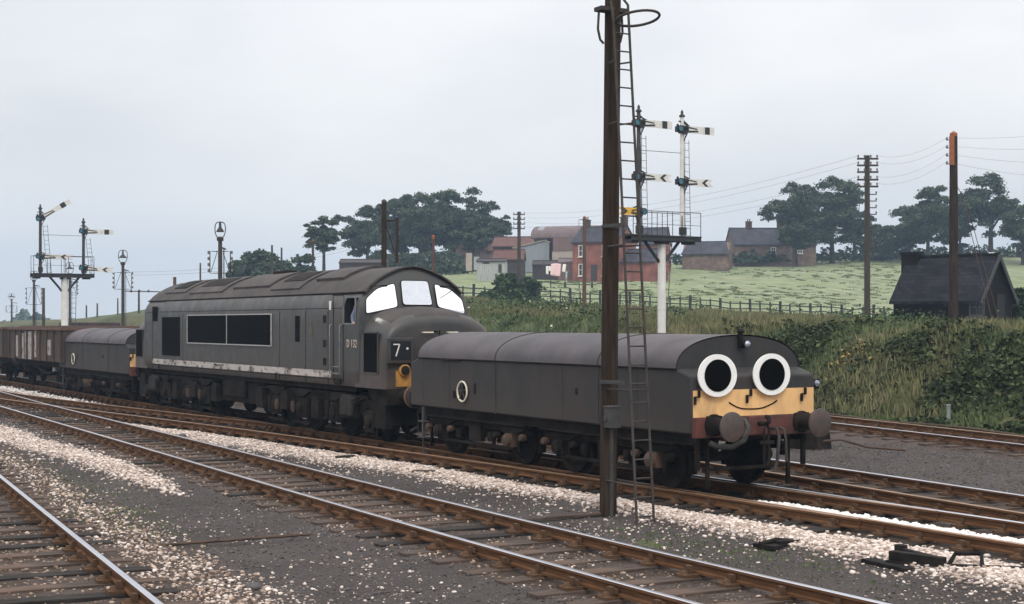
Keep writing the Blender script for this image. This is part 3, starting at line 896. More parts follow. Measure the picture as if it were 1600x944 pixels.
# ---------------------------------------------------------------- brake tender
HW = 1.22
def make_tender(loc, label, face=False):
    t = thing('brake_tender', label, 'brake tender', loc, group='brake tenders coupled to the locomotive')
    b = MB()
    b.prism([(-4.7, .92), (4.7, .92), (4.7, 1.80), (4.34, 1.905), (-4.34, 1.905), (-4.7, 1.80)], 'Y', -HW, HW)
    b.build('body', M['tender'], t, smooth=30, bevel=.035)
    # arched roof
    def arch(w, z0, h, n=26, e=2.25):
        return [(-w*math.copysign(abs(math.cos(math.pi*k/n))**(2/e), math.cos(math.pi*k/n)), z0 + h*abs(math.sin(math.pi*k/n))**(2/e)) for k in range(n + 1)]
    rf = MB()
    outer = arch(HW + .012, 1.90, .52)
    rf.loft([[(x, p[0], p[1]) for p in outer] for x in (-4.33, -1.2, 2.2, 4.33)], cap0=True, cap1=False)
    roof = rf.build('roof', M['tender_roof'], t, smooth=50)
    ge = MB()
    inner = arch(HW - .01, 1.90, .498)
    ge.prism(inner, 'X', 4.20, 4.32)
    ge.build('roof_end', M['tender'], roof, smooth=40)
    sm = MB()
    for x in (-1.2, 2.2):
        sm = MB(); sm.tube([(x, p[0]*1.004, 1.9 + (p[1]-1.9)*1.008) for p in outer], .012, 5); sm.build('panel_seam', M['tender'], roof)
        for s in (-1, 1):
            sm = MB(); sm.box((x, s*(HW + .004), 1.41), (.03, .012, .97)); sm.build('panel_seam', M['tender'], t)
    gt = MB()
    for s in (-1, 1):
        gt.box((0, s*(HW + .012), 1.902), (8.66, .03, .018))
    gt.build('gutter', M['under'], t)
    # sheet joints on the side
    for x in (-4.1, -3.0, 1.1, 3.3):
        for s in (-1, 1):
            j = MB(); j.box((x, s*(HW + .001), 1.41), (.012, .006, .95)); j.build('sheet_joint', M['tender'], t)
    # yellow end panels with lamp brackets
    for s in (1, -1):
        y = MB(); y.box((s*4.706, 0, 1.382), (.014, 2*HW - .06, .405))
        p = y.build('warning_panel', M['yellow'] if s > 0 else M['dirty_yellow'], t)
        for yy in (-1.10, -.10, 1.0):
            q = MB()
            q.box((s*4.735, yy, 1.54), (.03, .035, .09)); q.box((s*4.75, yy - .04*s, 1.49), (.025, .09, .022))
            q.box((s*4.74, yy - .08*s, 1.435), (.03, .035, .12))
            q.build('lamp_bracket', M['black'], p)
        h = MB(); h.box((s*4.73, 0, 1.025), (.10, 2*HW - .04, .31)); h.box((s*4.79, 0, 1.03), (.02, .40, .28))
        h.build('buffer_beam', M['red'] if s > 0 else M['under'], t, bevel=.012)
        for yy in (-.865, .865):
            buffer(t, s*4.78, yy, 1.06, s, L=.46, r=.225)
        c = MB()
        c.tube([(s*4.80, 0, 1.06), (s*4.98, 0, 1.06), (s*5.04, 0, 1.10), (s*5.03, 0, 1.16), (s*4.97, 0, 1.17)], .035, 8)
        c.tube([(s*4.98, .05*math.cos(a), .92 + .13*math.sin(a)) for a in [2*math.pi*k/12 for k in range(12)]], .022, 6, closed=True)
        c.span((s*4.98, -.14, .78), (s*4.98, .14, .78), .05)
        c.tube([(s*4.98, .06*math.cos(a), .60 + .17*math.sin(a)) for a in [2*math.pi*k/12 for k in range(12)]], .022, 6, closed=True)
        c.build('coupling', M['black'], t, smooth=40)
        hs = MB()
        hs.tube([(s*4.80, -.40, 1.10), (s*4.95, -.40, 1.13), (s*5.06, -.42, 1.02), (s*5.06, -.50, .84), (s*4.98, -.66, .74), (s*4.86, -.84, .74), (s*4.8, -.95, .80)], .042, 9); hs.build('brake_hose', M['rubber'], t, smooth=40); hs = MB()
        hs.tube([(s*4.80, .25, .98), (s*4.92, .25, .98), (s*4.97, .26, .86), (s*4.95, .24, .50), (s*4.93, .2, .32)], .026, 8); hs.build('brake_hose', M['rubber'], t, smooth=40); hs = MB()
        hs.tube([(s*4.80, .42, .98), (s*4.90, .42, .96), (s*4.93, .43, .80), (s*4.92, .45, .46)], .020, 8)
        hs.build('brake_hose', M['rubber'], t, smooth=40)
        g = MB()
        for yy in (-.80, .80):
            g.box((s*4.55, yy, .47), (.05, .05, .75)); g.box((s*4.55, yy, .14), (.045, .07, .14))
        g.box((s*4.50, 0, .36), (.05, 1.7, .05))
        g.box((s*4.62, -1.05, .62), (.05, .07, .5)); g.box((s*4.62, 1.05, .62), (.05, .07, .5))
        g.build('guard_iron', M['under'], t)
    # lamps
    lp = MB()
    lp.box((4.36, 0, 2.32), (.05, .07, .22)); lp.cyl((4.36, .0, 2.40), (4.36, 0, 2.455), .03, n=8)
    lp.lathe((4.36, 0, 2.465), [(.055, -.02), (.065, .01), (.04, .045), (0, .05)], n=14)
    lp.lathe((4.36, .045, 2.27), [(.055, 0), (.062, .03), (.055, .12)], n=14, axis='X')
    tl = lp.build('tail_lamp', M['black'], t, smooth=40)
    ln = MB(); ln.lathe((4.48, .045, 2.27), [(.055, 0), (.045, .02), (0, .03)], n=14, axis='X'); ln.build('lens', M['lens'], tl, smooth=60)
    ls = MB()
    ls.box((4.55, HW + .07, 1.62), (.06, .14, .04)); ls.box((4.55, HW + .12, 1.63), (.13, .12, .16))
    sl = ls.build('side_lamp', M['black'], t, bevel=.01)
    l2 = MB(); l2.lathe((4.615, HW + .12, 1.64), [(.055, 0), (.05, .025), (0, .04)], n=14, axis='X'); l2.build('lens', M['lens'], sl, smooth=60)
    # handbrake wheel in its dished recess, slots
    hw = MB()
    n = 28
    ring = lambda r, th, y: [(-2.4 + r*math.cos(2*math.pi*k/n), y, 1.29 + r*math.sin(2*math.pi*k/n)) for k in range(n)]
    hw.tube(ring(.19, 0, -HW - .045), .018, 7, closed=True)
    hwo = hw.build('handbrake_wheel', M['cream'], t, smooth=50)
    hb = MB(); hb.lathe((-2.4, -HW - .002, 1.29), [(.165, 0), (.165, -.008)], n=28, axis='Y')
    hb.build('recess', M['black'], hwo)
    hsq = MB()
    for a in (0, 72, 144, 216, 288):
        hsq.span((-2.4, -HW - .04, 1.29), (-2.4 + .185*math.cos(rad(a + 18)), -HW - .045, 1.29 + .185*math.sin(rad(a + 18))), .022)
    hsq.lathe((-2.4, -HW - .05, 1.29), [(.03, -.03), (.035, .03)], n=10, axis='Y')
    hsq.build('spoke', M['rubber'], hwo)
    st = MB(); st.box((-1.98, -HW - .003, 1.36), (.075, .012, .20)); st.box((1.55, -HW - .01, 1.45), (.04, .02, .10)); st.box((-2.78, -HW - .02, 1.22), (.06, .03, .14))
    st.build('side_slot', M['black'], t)
    gr = MB()
    gr.tube([(-3.3, -HW, 1.885), (-3.3, -HW - .05, 1.885), (-2.55, -HW - .05, 1.885), (-2.55, -HW, 1.885)], .014, 6)
    gr.build('handrail', M['under'], t)
    # underframe
    u = MB()
    for s in (-1, 1):
        u.box((0, s*1.04, .845), (9.2, .09, .15)); u.box((0, s*1.06, .765), (9.2, .15, .014))
    for x in (-4.2, -2.2, 0, 2.2, 4.2): u.box((x, 0, .84), (.14, 2.0, .14))
    u.box((0, 0, .72), (2.6, 1.3, .30)); u.cyl((-.9, -.62, .56), (.5, -.62, .56), .17, n=14)
    u.build('underframe', M['under'], t)
    for xb in (-2.22, 2.22):
        f = MB()
        for s in (-1, 1):
            y = s * 1.02
            f.prism([(xb - 2.0, .60), (xb - 1.9, .74), (xb + 1.9, .74), (xb + 2.0, .60), (xb + 1.2, .52), (xb + .9, .60), (xb - .9, .60), (xb - 1.2, .52)], 'Y', y - .02, y + .02)
            f.box((xb, y + s*.07, .745), (3.9, .18, .022))
            f.box((xb, y + s*.03, .30), (2.9, .05, .055))
            for xw in (xb - 1.37, xb + 1.37):
                for q in (-.19, .19):
                    f.box((xw + q, y, .47), (.07, .055, .40))
                f.prism([(xw - .62, .70), (xw + .62, .70), (xw + .22, .585), (xw - .22, .585)], 'Y', y + s*.03 - .045, y + s*.03 + .045)
            f.box((xb, y + s*.02, .50), (.46, .10, .30))
            for q in (-.62, .62):
                f.lathe((xb + q, y + s*.05, .47), [(.075, -.09), (.085, 0), (.075, .09)], n=10)
                f.box((xb + q*1.05, y + s*.02, .38), (.05, .05, .25))
        f.box((xb, 0, .55), (.5, 2.0, .24))
        for xw in (xb - 1.37, xb + 1.37):
            f.cyl((xw, -.9, .46), (xw, .9, .46), .075, n=10)
            for s in (-1, 1):
                f.box((xw + .52, s*.74, .42), (.07, .12, .34)); f.box((xw - .52, s*.74, .42), (.07, .12, .34))
        bg = f.build('bogie', M['under'], t)
        for xw in (xb - 1.37, xb + 1.37):
            for s in (-1, 1):
                wheel(bg, xw, s*.753, .46)
                a = MB()
                a.box((xw, s*1.07, .46), (.26, .16, .24)); a.lathe((xw, s*1.15, .46), [(.12, 0), (.11, s*.07), (.05, s*.10), (0, s*.10)], n=14, axis='Y')
                a.build('axlebox', M['rusty'] if rnd.random() < .35 else M['under'], bg, smooth=40)
                for q in (-.30, .30):
                    k = MB(); k.lathe((xw + q + (.16 if q > 0 else -.16), s*1.06, .53), [(.055, 0), (.065, s*.03), (.065, s*.10), (.05, s*.13), (0, s*.13)], n=12, axis='Y')
                    k.build('spring_pot', M['rusty'] if rnd.random() < .35 else M['under'], bg, smooth=40)
    sp = MB()
    sp.box((-4.15, -1.20, .60), (.06, .05, .62)); sp.box((-4.15, -1.20, .30), (.28, .14, .03)); sp.box((-4.15, -1.2, .62), (.26, .12, .03))
    sp.box((-4.15, -1.2, .12), (.035, .035, .4))
    sp.build('footstep', M['sig_grey'], t)
    if face:
        for y in (-.785, .275):
            e = disc((4.765, y, 1.808), .37, .322, .02).build('eye_disc', M['white'], t, smooth=30)
            disc((4.787, y, 1.808), .255, .245, .006).build('pupil', M['pupil'], e, smooth=30)
        sm_ = MB()
        pts = [(-.515, 1.392), (-.44, 1.352), (-.36, 1.316), (-.26, 1.290), (-.12, 1.281), (.03, 1.280), (.15, 1.291), (.26, 1.322), (.36, 1.357), (.435, 1.397)]
        sm_.tube([(4.716, p[0], p[1]) for p in pts], .011, 6)
        sm_.build('smile_line', M['pupil'], t)
    return t

make_tender((-22.27, LOCO_Y, 0), 'front brake tender with round white eyes and a black smile on its yellow end', face=True)
make_tender((-52.1, LOCO_Y, 0), 'plain dark brake tender behind the locomotive, next to the ribbed wagon')

# ---------------------------------------------------------------- diesel locomotive
LX = -37.2
loco = thing('diesel_locomotive', 'grimy dark green diesel locomotive with white windscreens and pale side stripe', 'locomotive', (LX, LOCO_Y, 0))
SEC = [(1.30, 1.20), (1.35, 1.30), (1.36, 1.6), (1.36, 2.6), (1.355, 2.93), (1.315, 3.10), (1.205, 3.28)]
ROOF = [(1.205, 3.28), (1.06, 3.44), (.88, 3.57), (.66, 3.69), (.42, 3.79), (.20, 3.85), (0, 3.87)]
half = SEC + ROOF[1:]
ring = [(y, z) for y, z in half] + [(-y, z) for y, z in reversed(half[:-1])]
def front_x(y, z):
    x = 8.02 + .16 * (1 - (y/1.36)**2)
    return x - max(0, z - 2.9) * .34
body = MB()
rings = []
R0 = [Vector((0, y, z)) for y, z in ring]
cen = Vector((0, 0, 2.5))
for f in (.05, .35, .65, .9):                                   # rear cap
    rings.append([Vector((-front_x(*(cen + (p - cen)*f).yz), (cen + (p - cen)*f).y, (cen + (p - cen)*f).z)) for p in R0])
rings.append([Vector((-front_x(p.y, p.z) + .02, p.y, p.z)) for p in R0])
for x in (-7.4, -3, 0, 3, 7.4):
    rings.append([Vector((x, p.y, p.z)) for p in R0])
rings.append([Vector((front_x(p.y, p.z) - .02, p.y, p.z)) for p in R0])
for f in (.9, .65, .35, .05):
    rings.append([Vector((front_x(*(cen + (p - cen)*f).yz), (cen + (p - cen)*f).y, (cen + (p - cen)*f).z)) for p in R0])
body.loft(rings)
bo = body.build('body', M['loco'], loco, smooth=32)
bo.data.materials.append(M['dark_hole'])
cut = MB()
for s in (-1, 1):
    cut.box((7.51, s*1.0, 2.88), (.62, 1.3, .56))
co = cut.build('cutter', M['dark_hole'])
md = bo.modifiers.new('b', 'BOOLEAN'); md.object = co; md.operation = 'DIFFERENCE'; md.solver = 'EXACT'
co.parent = loco
bpy.context.view_layer.update()
dg = bpy.context.evaluated_depsgraph_get()
nm = bpy.data.meshes.new_from_object(bo.evaluated_get(dg))
bo.modifiers.clear(); bo.data = nm
bpy.data.objects.remove(co)
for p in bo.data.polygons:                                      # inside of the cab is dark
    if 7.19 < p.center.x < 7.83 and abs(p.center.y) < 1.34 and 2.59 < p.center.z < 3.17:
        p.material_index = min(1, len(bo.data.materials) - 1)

rf = MB()
arc = [(y, z + .012) for y, z in ROOF] + [(-y, z + .012) for y, z in reversed(ROOF[:-1])]
arc_in = [(y*.97, z - .03) for y, z in reversed(arc)]
def vis(x, y, z):
    return x
for xs in ([-8.0, -4, 0, 4, 8.0],):
    R = []
    for x in xs:
        ex = 1 if x > 0 else -1
        if abs(x) == 8.0:
            R.append([(ex * (front_x(y, z) + .075), y*1.01, z) for y, z in arc + arc_in])
        else:
            R.append([(x, y*1.01, z) for y, z in arc + arc_in])
    rf.loft(R)
roof = rf.build('roof', M['loco_roof'], loco, smooth=40)
def roof_patch(x0, x1, y0, y1, th, name='roof_hatch', mat=None, n=10):
    full = ROOF + [(-y, z) for y, z in reversed(ROOF[:-1])]
    ys = [p[0] for p in reversed(full)]; zs = [p[1] for p in reversed(full)]
    P = [(y, float(np.interp(y, ys, zs)) + .012) for y in np.linspace(y0, y1, n)]
    poly = [(y*(1 + th*.3), z + th) for y, z in P] + [(y, z - .02) for y, z in reversed(P)]
    m = MB(); m.prism(poly, 'X', x0, x1)
    return m.build(name, mat or M['loco_roof'], roof, smooth=35)
for x0, x1, y0, y1, th in ((-6.9, -5.0, -1.02, 1.02, .045), (-4.4, -1.6, -1.08, 1.08, .05), (-1.0, 1.7, -.98, .98, .06), (2.1, 4.0, -1.1, 1.1, .045), (4.5, 6.1, -.86, .86, .07)):
    roof_patch(x0, x1, y0, y1, th)
for x0, x1 in ((-6.5, -5.4), (-4.0, -2.0), (2.4, 3.7)):
    roof_patch(x0, x1, -.85, -.35, .062, 'roof_grille', M['black']); roof_patch(x0, x1, .35, .85, .062, 'roof_grille', M['black'])
rg = MB()
for s in (-1, 1):
    for xx in (-1, 1):
        rg.tube([(xx*6.25, s*1.225, 3.27), (xx*7.2, s*1.235, 3.272), (xx*8.0, s*1.235, 3.28)], .022, 6)
    rg.box((0, s*1.222, 3.275), (12.4, .02, .02))
rg.build('gutter', M['under'], roof)
ex = MB(); ex.box((.3, 0, 3.94), (.9, .34, .12)); ex.build('exhaust', M['black'], roof, bevel=.02)

# windscreens, wipers, noses
def pane(poly, s, name, mat, off=.012, th=.016):
    mb = MB()
    P = []
    K = len(poly)
    for i in range(K):                                  # rounded corners
        a, b, c = Vector(poly[i-1]), Vector(poly[i]), Vector(poly[(i+1) % K])
        r = .075
        p0 = b + (a - b).normalized() * r; p1 = b + (c - b).normalized() * r
        for tt in (0, .33, .67, 1):
            P.append(p0 * (1-tt)**2 + b * 2*tt*(1-tt) + p1 * tt**2)
    V = [(s*(front_x(p.x, p.y) + off), p.x, p.y) for p in P] + [(s*(front_x(p.x, p.y) + off + th), p.x, p.y) for p in P]
    n = len(P)
    mb.add(V, [tuple(range(n)), tuple(reversed(range(n, 2*n)))] + [(i, (i+1) % n, (i+1) % n + n, i + n) for i in range(n)])
    o = mb.build(name, mat, loco)
    e = MB(); e.tube([Vector(q) for q in V[n:]], .011, 5, closed=True)
    e.build('window_seal', M['under'], o, smooth=50)
    return o
for s in (1, -1):
    pane([(-.37, 3.00), (.37, 3.00), (.34, 3.55), (-.34, 3.55)], s, 'windscreen', M['windscreen_centre'])
    for q in (-1, 1):
        poly = [(q*1.235, 2.80), (q*.49, 2.96), (q*.49, 3.49), (q*.92, 3.36), (q*1.20, 3.13)]
        pane(poly, s, 'windscreen', M['windscreen'])
        w = MB()
        w.tube([(s*(front_x(.9, 3.4) + .05), q*.98, 3.36), (s*(front_x(.8, 3.3) + .055), q*.80, 3.26), (s*(front_x(.6, 3.2) + .055), q*.62, 3.18)], .008, 5) if q*s > 0 else None
        w.span((s*(front_x(.95, 3.38) + .06), q*1.1, 3.40), (s*(front_x(.7, 3.42) + .06), q*.66, 3.44), .018)
        w.build('wiper', M['black'], loco)
    ns = MB()
    def nose_ring(x, w, zt, n=44, e=6.0):
        P = []
        for k in range(n + 1):
            a = math.pi * k / n
            ca, sa = math.cos(a), math.sin(a)
            y = w*math.copysign(abs(ca)**(2/e), ca); z = 1.2 + (zt - 1.2)*abs(sa)**(2/e)
            P.append((s*x, y, z - .24*(y/w)**2 * max(0, (z - 1.9)/(zt - 1.9))))
        return P
    ns.loft([nose_ring(x, w, zt) for x, w, zt in ((7.75, 1.345, 2.985), (8.2, 1.345, 2.975), (8.6, 1.344, 2.935), (8.88, 1.342, 2.885), (9.03, 1.335, 2.83), (9.115, 1.32, 2.765), (9.165, 1.295, 2.695), (9.185, 1.265, 2.63), (9.19, 1.23, 2.57))])
    no = ns.build('nose', [M['nose'], M['loco_roof']], loco, smooth=45)
    for p in no.data.polygons:
        p.material_index = 1 if p.normal.z > .78 else 0
    dv = MB(); dv.box((s*9.197, 0, 1.85), (.012, .03, 1.2)); dv.box((s*9.196, -.10, 2.42), (.02, .10, .03)); dv.build('nose_door_seam', M['under'], no)
    for q in (-1, 1):
        gr = MB(); gr.box((s*8.585, q*1.345, 1.965), (.69, .02, .85))
        for k in range(14): gr.box((s*(8.27 + k*.048), q*1.357, 1.965), (.014, .012, .82))
        gr.build('nose_grille', M['dark_glass'], no)
        gf = MB()
        for zz_ in (1.53, 2.40): gf.box((s*8.585, q*1.349, zz_), (.74, .02, .03))
        for xx_ in (8.23, 8.94): gf.box((s*xx_, q*1.349, 1.965), (.03, .02, .88))
        gf.build('grille_surround', M['nose'], no)
    # split headcode boxes
    for q in (-1, 1):
        hb = MB()
        y0, y1 = (-1.20, -.69) if q < 0 else (.69, 1.20)
        yc = (y0 + y1)/2
        hb.box((s*9.205, yc, 2.02), (.05, .60, .54))
        h = hb.build('headcode_box', M['nose'], no, bevel=.015)
        g = MB(); g.box((s*9.236, yc, 2.02), (.014, .47, .40)); g.build('headcode_glass', M['side_glass'], h)
        lg = MB(); lg.box((s*9.21, yc, 1.735), (.10, .62, .025)); lg.build('ledge', M['under'], h)
    wp = MB(); wp.box((s*9.197, 0, 1.42), (.012, 2.1, .34)); wp.build('warning_panel', M['dirty_yellow'], no)
    for q in (-1, 1):
        ml = MB(); ml.lathe((s*9.20, q*.86, 1.60), [(.13, 0), (.13, s*.05), (.105, s*.07)], n=22, axis='X')
        m_ = ml.build('marker_lamp', M['dirty_yellow'], no, smooth=35)
        mk = MB(); mk.lathe((s*9.272, q*.86, 1.60), [(.10, 0), (.09, s*.03), (0, s*.045)], n=18, axis='X'); mk.build('lens', M['black'], m_, smooth=50)
        hr = MB(); hr.tube([(s*9.19, q*.42, 2.40), (s*9.25, q*.42, 2.40), (s*9.25, q*.18, 2.40), (s*9.19, q*.18, 2.40)], .016, 6)
        hr.build('handrail', M['cream'], no)
    bb = MB(); bb.box((s*9.14, 0, 1.02), (.16, 2.5, .34)); bb.box((s*8.6, 0, 1.06), (1.1, 2.3, .22)); bb.build('buffer_beam', M['under'], loco, bevel=.012)
    for q in (-1, 1): buffer(loco, s*9.22, q*.865, 1.06, s, L=.50, r=.24, dm=M['orange_iron'])
    hs = MB()
    hs.tube([(s*9.22, -.35, 1.0), (s*9.40, -.35, 1.0), (s*9.46, -.4, .8), (s*9.40, -.5, .45), (s*9.2, -.7, .30)], .035, 8)
    hs.tube([(s*9.22, .3, 1.0), (s*9.36, .3, 1.0), (s*9.40, .3, .8), (s*9.36, .25, .45)], .03, 8)
    hs.tube([(s*9.22, 0, 1.05), (s*9.45, 0, 1.05), (s*9.5, 0, .9), (s*9.45, 0, .6)], .03, 8)
    hs.build('brake_hose', M['rubber'], loco, smooth=40)

# headcode numeral and dot on the near box of the leading end
nh = MB()
nh.span((9.246, -1.13, 2.15), (9.246, -.98, 2.15), .012, .024)
nh.span((9.246, -.985, 2.15), (9.246, -1.07, 1.90), .012, .026)
nh.build('headcode_numeral', M['frame_white'], loco)
hd = MB(); hd.lathe((9.243, -.80, 2.06), [(.026, 0), (.026, .006)], n=14, axis='X'); hd.build('headcode_dot', M['frame_white'], loco)

SY = 1.362
for s in (-1, 1):
    y = s * SY
    k = MB(); k.box((-.35, y, 1.44), (13.7, .010, .155)); k.build('side_stripe', M['stripe'], loco)
    g = MB(); g.box((-5.31, y, 2.21), (1.66, .03, 1.14))
    for q in range(26): g.box((-5.31, y + s*.018, 1.68 + q*.043), (1.60, .012, .012))
    g.build('side_grille', M['dark_glass'], loco)
    w = MB()
    w.box((-2.05, y, 2.425), (3.30, .03, .79)); w.box((1.22, y, 2.425), (3.20, .03, .79))
    for q in range(18): w.box((-.43, y + s*.018, 2.06 + q*.043), (6.46, .010, .012))
    wo = w.build('engine_room_grille', M['dark_glass'], loco)
    fr = MB()
    for x in (-3.72, -.40, 2.84): fr.box((x, y + s*.018, 2.425), (.026, .03, .80))
    for z in (2.035, 2.825): fr.box((-.44, y + s*.016, z), (6.56, .03, .026))
    fr.build('grille_frame', M['alu'], wo)
    sl = MB(); sl.box((4.5, y, 2.465), (.27, .02, .62)); sl.build('slot_window', M['dark_glass'], loco, bevel=.008)
    for z in (2.69, 2.13, 1.72):
        ft = MB(); ft.box((6.13, y, z), (.15, .02, .17)); ft.build('foothold', M['black'], loco)
    dr = MB()
    for x in (6.62, 7.17): dr.box((x, y + s*.0, 2.25), (.016, .010, 1.95))
    dr.box((6.895, y, 3.22), (.56, .010, .016)); dr.box((6.895, y, 1.32), (.56, .010, .016))
    do = dr.build('cab_door_edge', M['under'], loco)
    for x in (6.55, 7.10):
        h = MB(); h.tube([(x, y, 1.45), (x, y + s*.06, 1.47), (x, y + s*.06, 2.55), (x, y, 2.57)], .012, 6)
        h.build('handrail', M['alu_dull'], loco, smooth=50)
    sx = MB(); sx.box((6.85, y + s*.02, 1.47), (.34, .05, .025)); sx.box((6.85, y + s*.02, 1.62), (.34, .05, .02)); sx.build('door_step', M['alu_dull'], loco)
    sh = MB(); sh.box((6.85, y, 1.29), (.36, .012, .14)); sh.build('step_recess', M['black'], loco)
    dw = MB(); dw.box((6.44, s*1.357, 3.0), (.10, .024, .20)); dw.build('door_window', M['frame_white'], loco, bevel=.01)
    cwf = MB()
    for x in (7.19, 7.83): cwf.box((x, s*1.362, 2.88), (.022, .03, .60))
    for z in (2.585, 3.172): cwf.box((7.51, s*1.35, z), (.66, .03, .03))
    cwf.build('cab_window_frame', M['alu_dull'], loco)
    rc = MB(); rc.box((-6.9, y, 2.88), (.5, .012, .45)); rc.build('rear_cab_window', M['dark_glass'], loco)
    # faded crest: a shield-like roundel with a lion-coloured blotch
    cr = MB(); cr.lathe((5.30, y + s*.001, 2.42), [(.13, 0), (.13, s*.004)], n=16, axis='Y'); cr.box((5.30, y, 2.6), (.12, .006, .10)); cr.box((5.30, y, 2.24), (.2, .006, .07))
    cr.build('crest', material('faded_crest', (.10, .075, .055), (.075, .068, .06), scale=14, rough=.6), loco)
    for x in (-6.5, 3.1):
        d = MB(); d.box((x, y, 1.30), (.05, .02, .16)); d.build('jacking_slot', M['black'], loco)
    for x in (-7.15, -4.2, 3.35, 5.0, 6.32):
        pj = MB(); pj.box((x, s*1.359, 2.06), (.014, .010, 1.66)); pj.build('panel_joint', M['under'], loco)
    pj = MB(); pj.box((-.3, s*1.353, 2.935), (14.8, .010, .014)); pj.build('panel_joint', M['under'], loco)
    pj = MB(); pj.box((-.3, s*1.352, 1.33), (14.8, .010, .014)); pj.build('panel_joint', M['under'], loco)
    pm = MB(); pm.tube([(-1.4, y, 1.50), (-1.4, y + s*.03, 1.47), (-.7, y + s*.03, 1.47), (-.7, y, 1.50)], .012, 5); pm.build('handrail', M['under'], loco)

def lettering(txt, size, mat, parent, loc, rot, name, sx=1.0):
    cu = bpy.data.curves.new('text', 'FONT')
    cu.body = txt; cu.size = size; cu.extrude = .003
    cu.align_x = 'CENTER'; cu.align_y = 'CENTER'; cu.space_character = 1.08
    to = bpy.data.objects.new('text', cu); COL.objects.link(to)
    bpy.context.view_layer.update()
    me = bpy.data.meshes.new_from_object(to.evaluated_get(bpy.context.evaluated_depsgraph_get()))
    bpy.data.objects.remove(to)
    me.materials.clear(); me.materials.append(mat)
    o = bpy.data.objects.new(name, me); COL.objects.link(o)
    o.parent = parent; o.location = loc; o.rotation_euler = rot; o.scale = (sx, 1, 1)
    return o
M['number'] = material('faded_number_cream', (.62, .52, .46), (.50, .42, .38), scale=9, rough=.7)
lettering('D 132', .25, M['number'], loco, (7.64, -1.368, 2.14), (rad(90), 0, 0), 'running_number', .82)

# bogies
wh = [8.2, 6.3, 4.3, 2.7]
for s in (1, -1):
    f = MB()
    xs = [s*q for q in wh]
    for q in (-1, 1):
        y = q * 1.10
        f.prism([(s*9.0, 1.0), (s*9.0, .50), (s*8.55, .36), (s*7.9, .36), (s*7.6, .62), (s*2.2, .62), (s*2.0, .80), (s*2.0, 1.02)], 'Y', y - .025, y + .025)
        for i, x in enumerate(xs):
            r = .46 if i == 0 else .57
            f.box((x, y + q*.04, r), (.44, .14, .46)); f.lathe((x, y + q*.11, r), [(.15, 0), (.14, q*.06), (.06, q*.09), (0, q*.09)], n=14, axis='Y')
            for k in (-.28, .28): f.box((x + k, y, r - .02), (.07, .10, .60))
            if i:
                f.prism([(x - .72, 1.03), (x + .72, 1.03), (x + .10, .84), (x - .10, .84)], 'Y', y + q*.05 - .05, y + q*.05 + .05)
                f.cyl((x + .40, y + q*.08, .38), (x + .40, y + q*.08, .82), .075, n=10)
                f.cyl((x - .40, y + q*.08, .38), (x - .40, y + q*.08, .82), .075, n=10)
                f.box((x, y + q*.07, .22), (1.0, .05, .06))
        for x, w, h, z, d in ((s*7.25, .62, .42, .70, .20), (s*5.3, .42, .50, .62, .16), (s*3.5, .48, .44, .72, .22), (s*1.75, .40, .5, .70, .18)):
            f.prism([(x - w/2, z - h/2), (x + w/2, z - h/2), (x + w/2, z + h*.3), (x + w*.3, z + h/2), (x - w*.3, z + h/2), (x - w/2, z + h*.3)], 'Y', y + q*.02, y + q*d)
        f.box((s*8.75, y + q*.03, .68), (.55, .16, .66)); f.box((s*5.0, y + q*.06, .98), (6.2, .06, .05))
        f.tube([(s*7.9, y + q*.10, .95), (s*7.4, y + q*.12, .80), (s*6.9, y + q*.12, .95)], .025, 6)
        f.tube([(s*6.0, y + q*.1, 1.08), (s*6.0, y + q*.13, .45), (s*5.7, y + q*.13, .40)], .022, 6)
        f.tube([(s*3.3, y + q*.1, 1.15), (s*3.3, y + q*.13, .9), (s*3.1, y + q*.13, .35)], .022, 6)
    for i, x in enumerate(xs):
        f.cyl((x, -.9, .46 if i == 0 else .57), (x, .9, .46 if i == 0 else .57), .08, n=10)
    f.box((s*5.2, 0, .80), (7.4, 1.5, .42)); f.box((s*8.85, 0, .70), (.1, 2.2, .6))
    bg = f.build('bogie', M['under'], loco)
    for i, x in enumerate(xs):
        for q in (-1, 1):
            wheel(bg, x, q*.753, .46 if i == 0 else .57)
    for q in (-1, 1):
        for x in (s*4.0, s*2.95):
            c = MB(); c.lathe((x, q*1.27, .60), [(.04, -.14), (.055, -.1), (.06, .02), (.04, .12)], n=10); c.build('oil_pot', M['rusty'], bg, smooth=40)
        sbx = MB(); sbx.prism([(s*7.55, .55), (s*6.95, .55), (s*6.95, .92), (s*7.12, 1.02), (s*7.55, .94)], 'Y', q*1.16, q*1.36)
        sbx.build('sand_box', M['sand_box'], bg, bevel=.02)
mid = MB()
mid.box((0, 0, .80), (3.2, 2.2, .62)); mid.box((0, 0, 1.14), (15.0, 2.4, .14)); mid.box((-.4, -1.14, .86), (1.7, .10, .46)); mid.box((-.4, 1.14, .86), (1.7, .10, .46))
mid.build('underfloor_tank', M['under'], loco, bevel=.02)

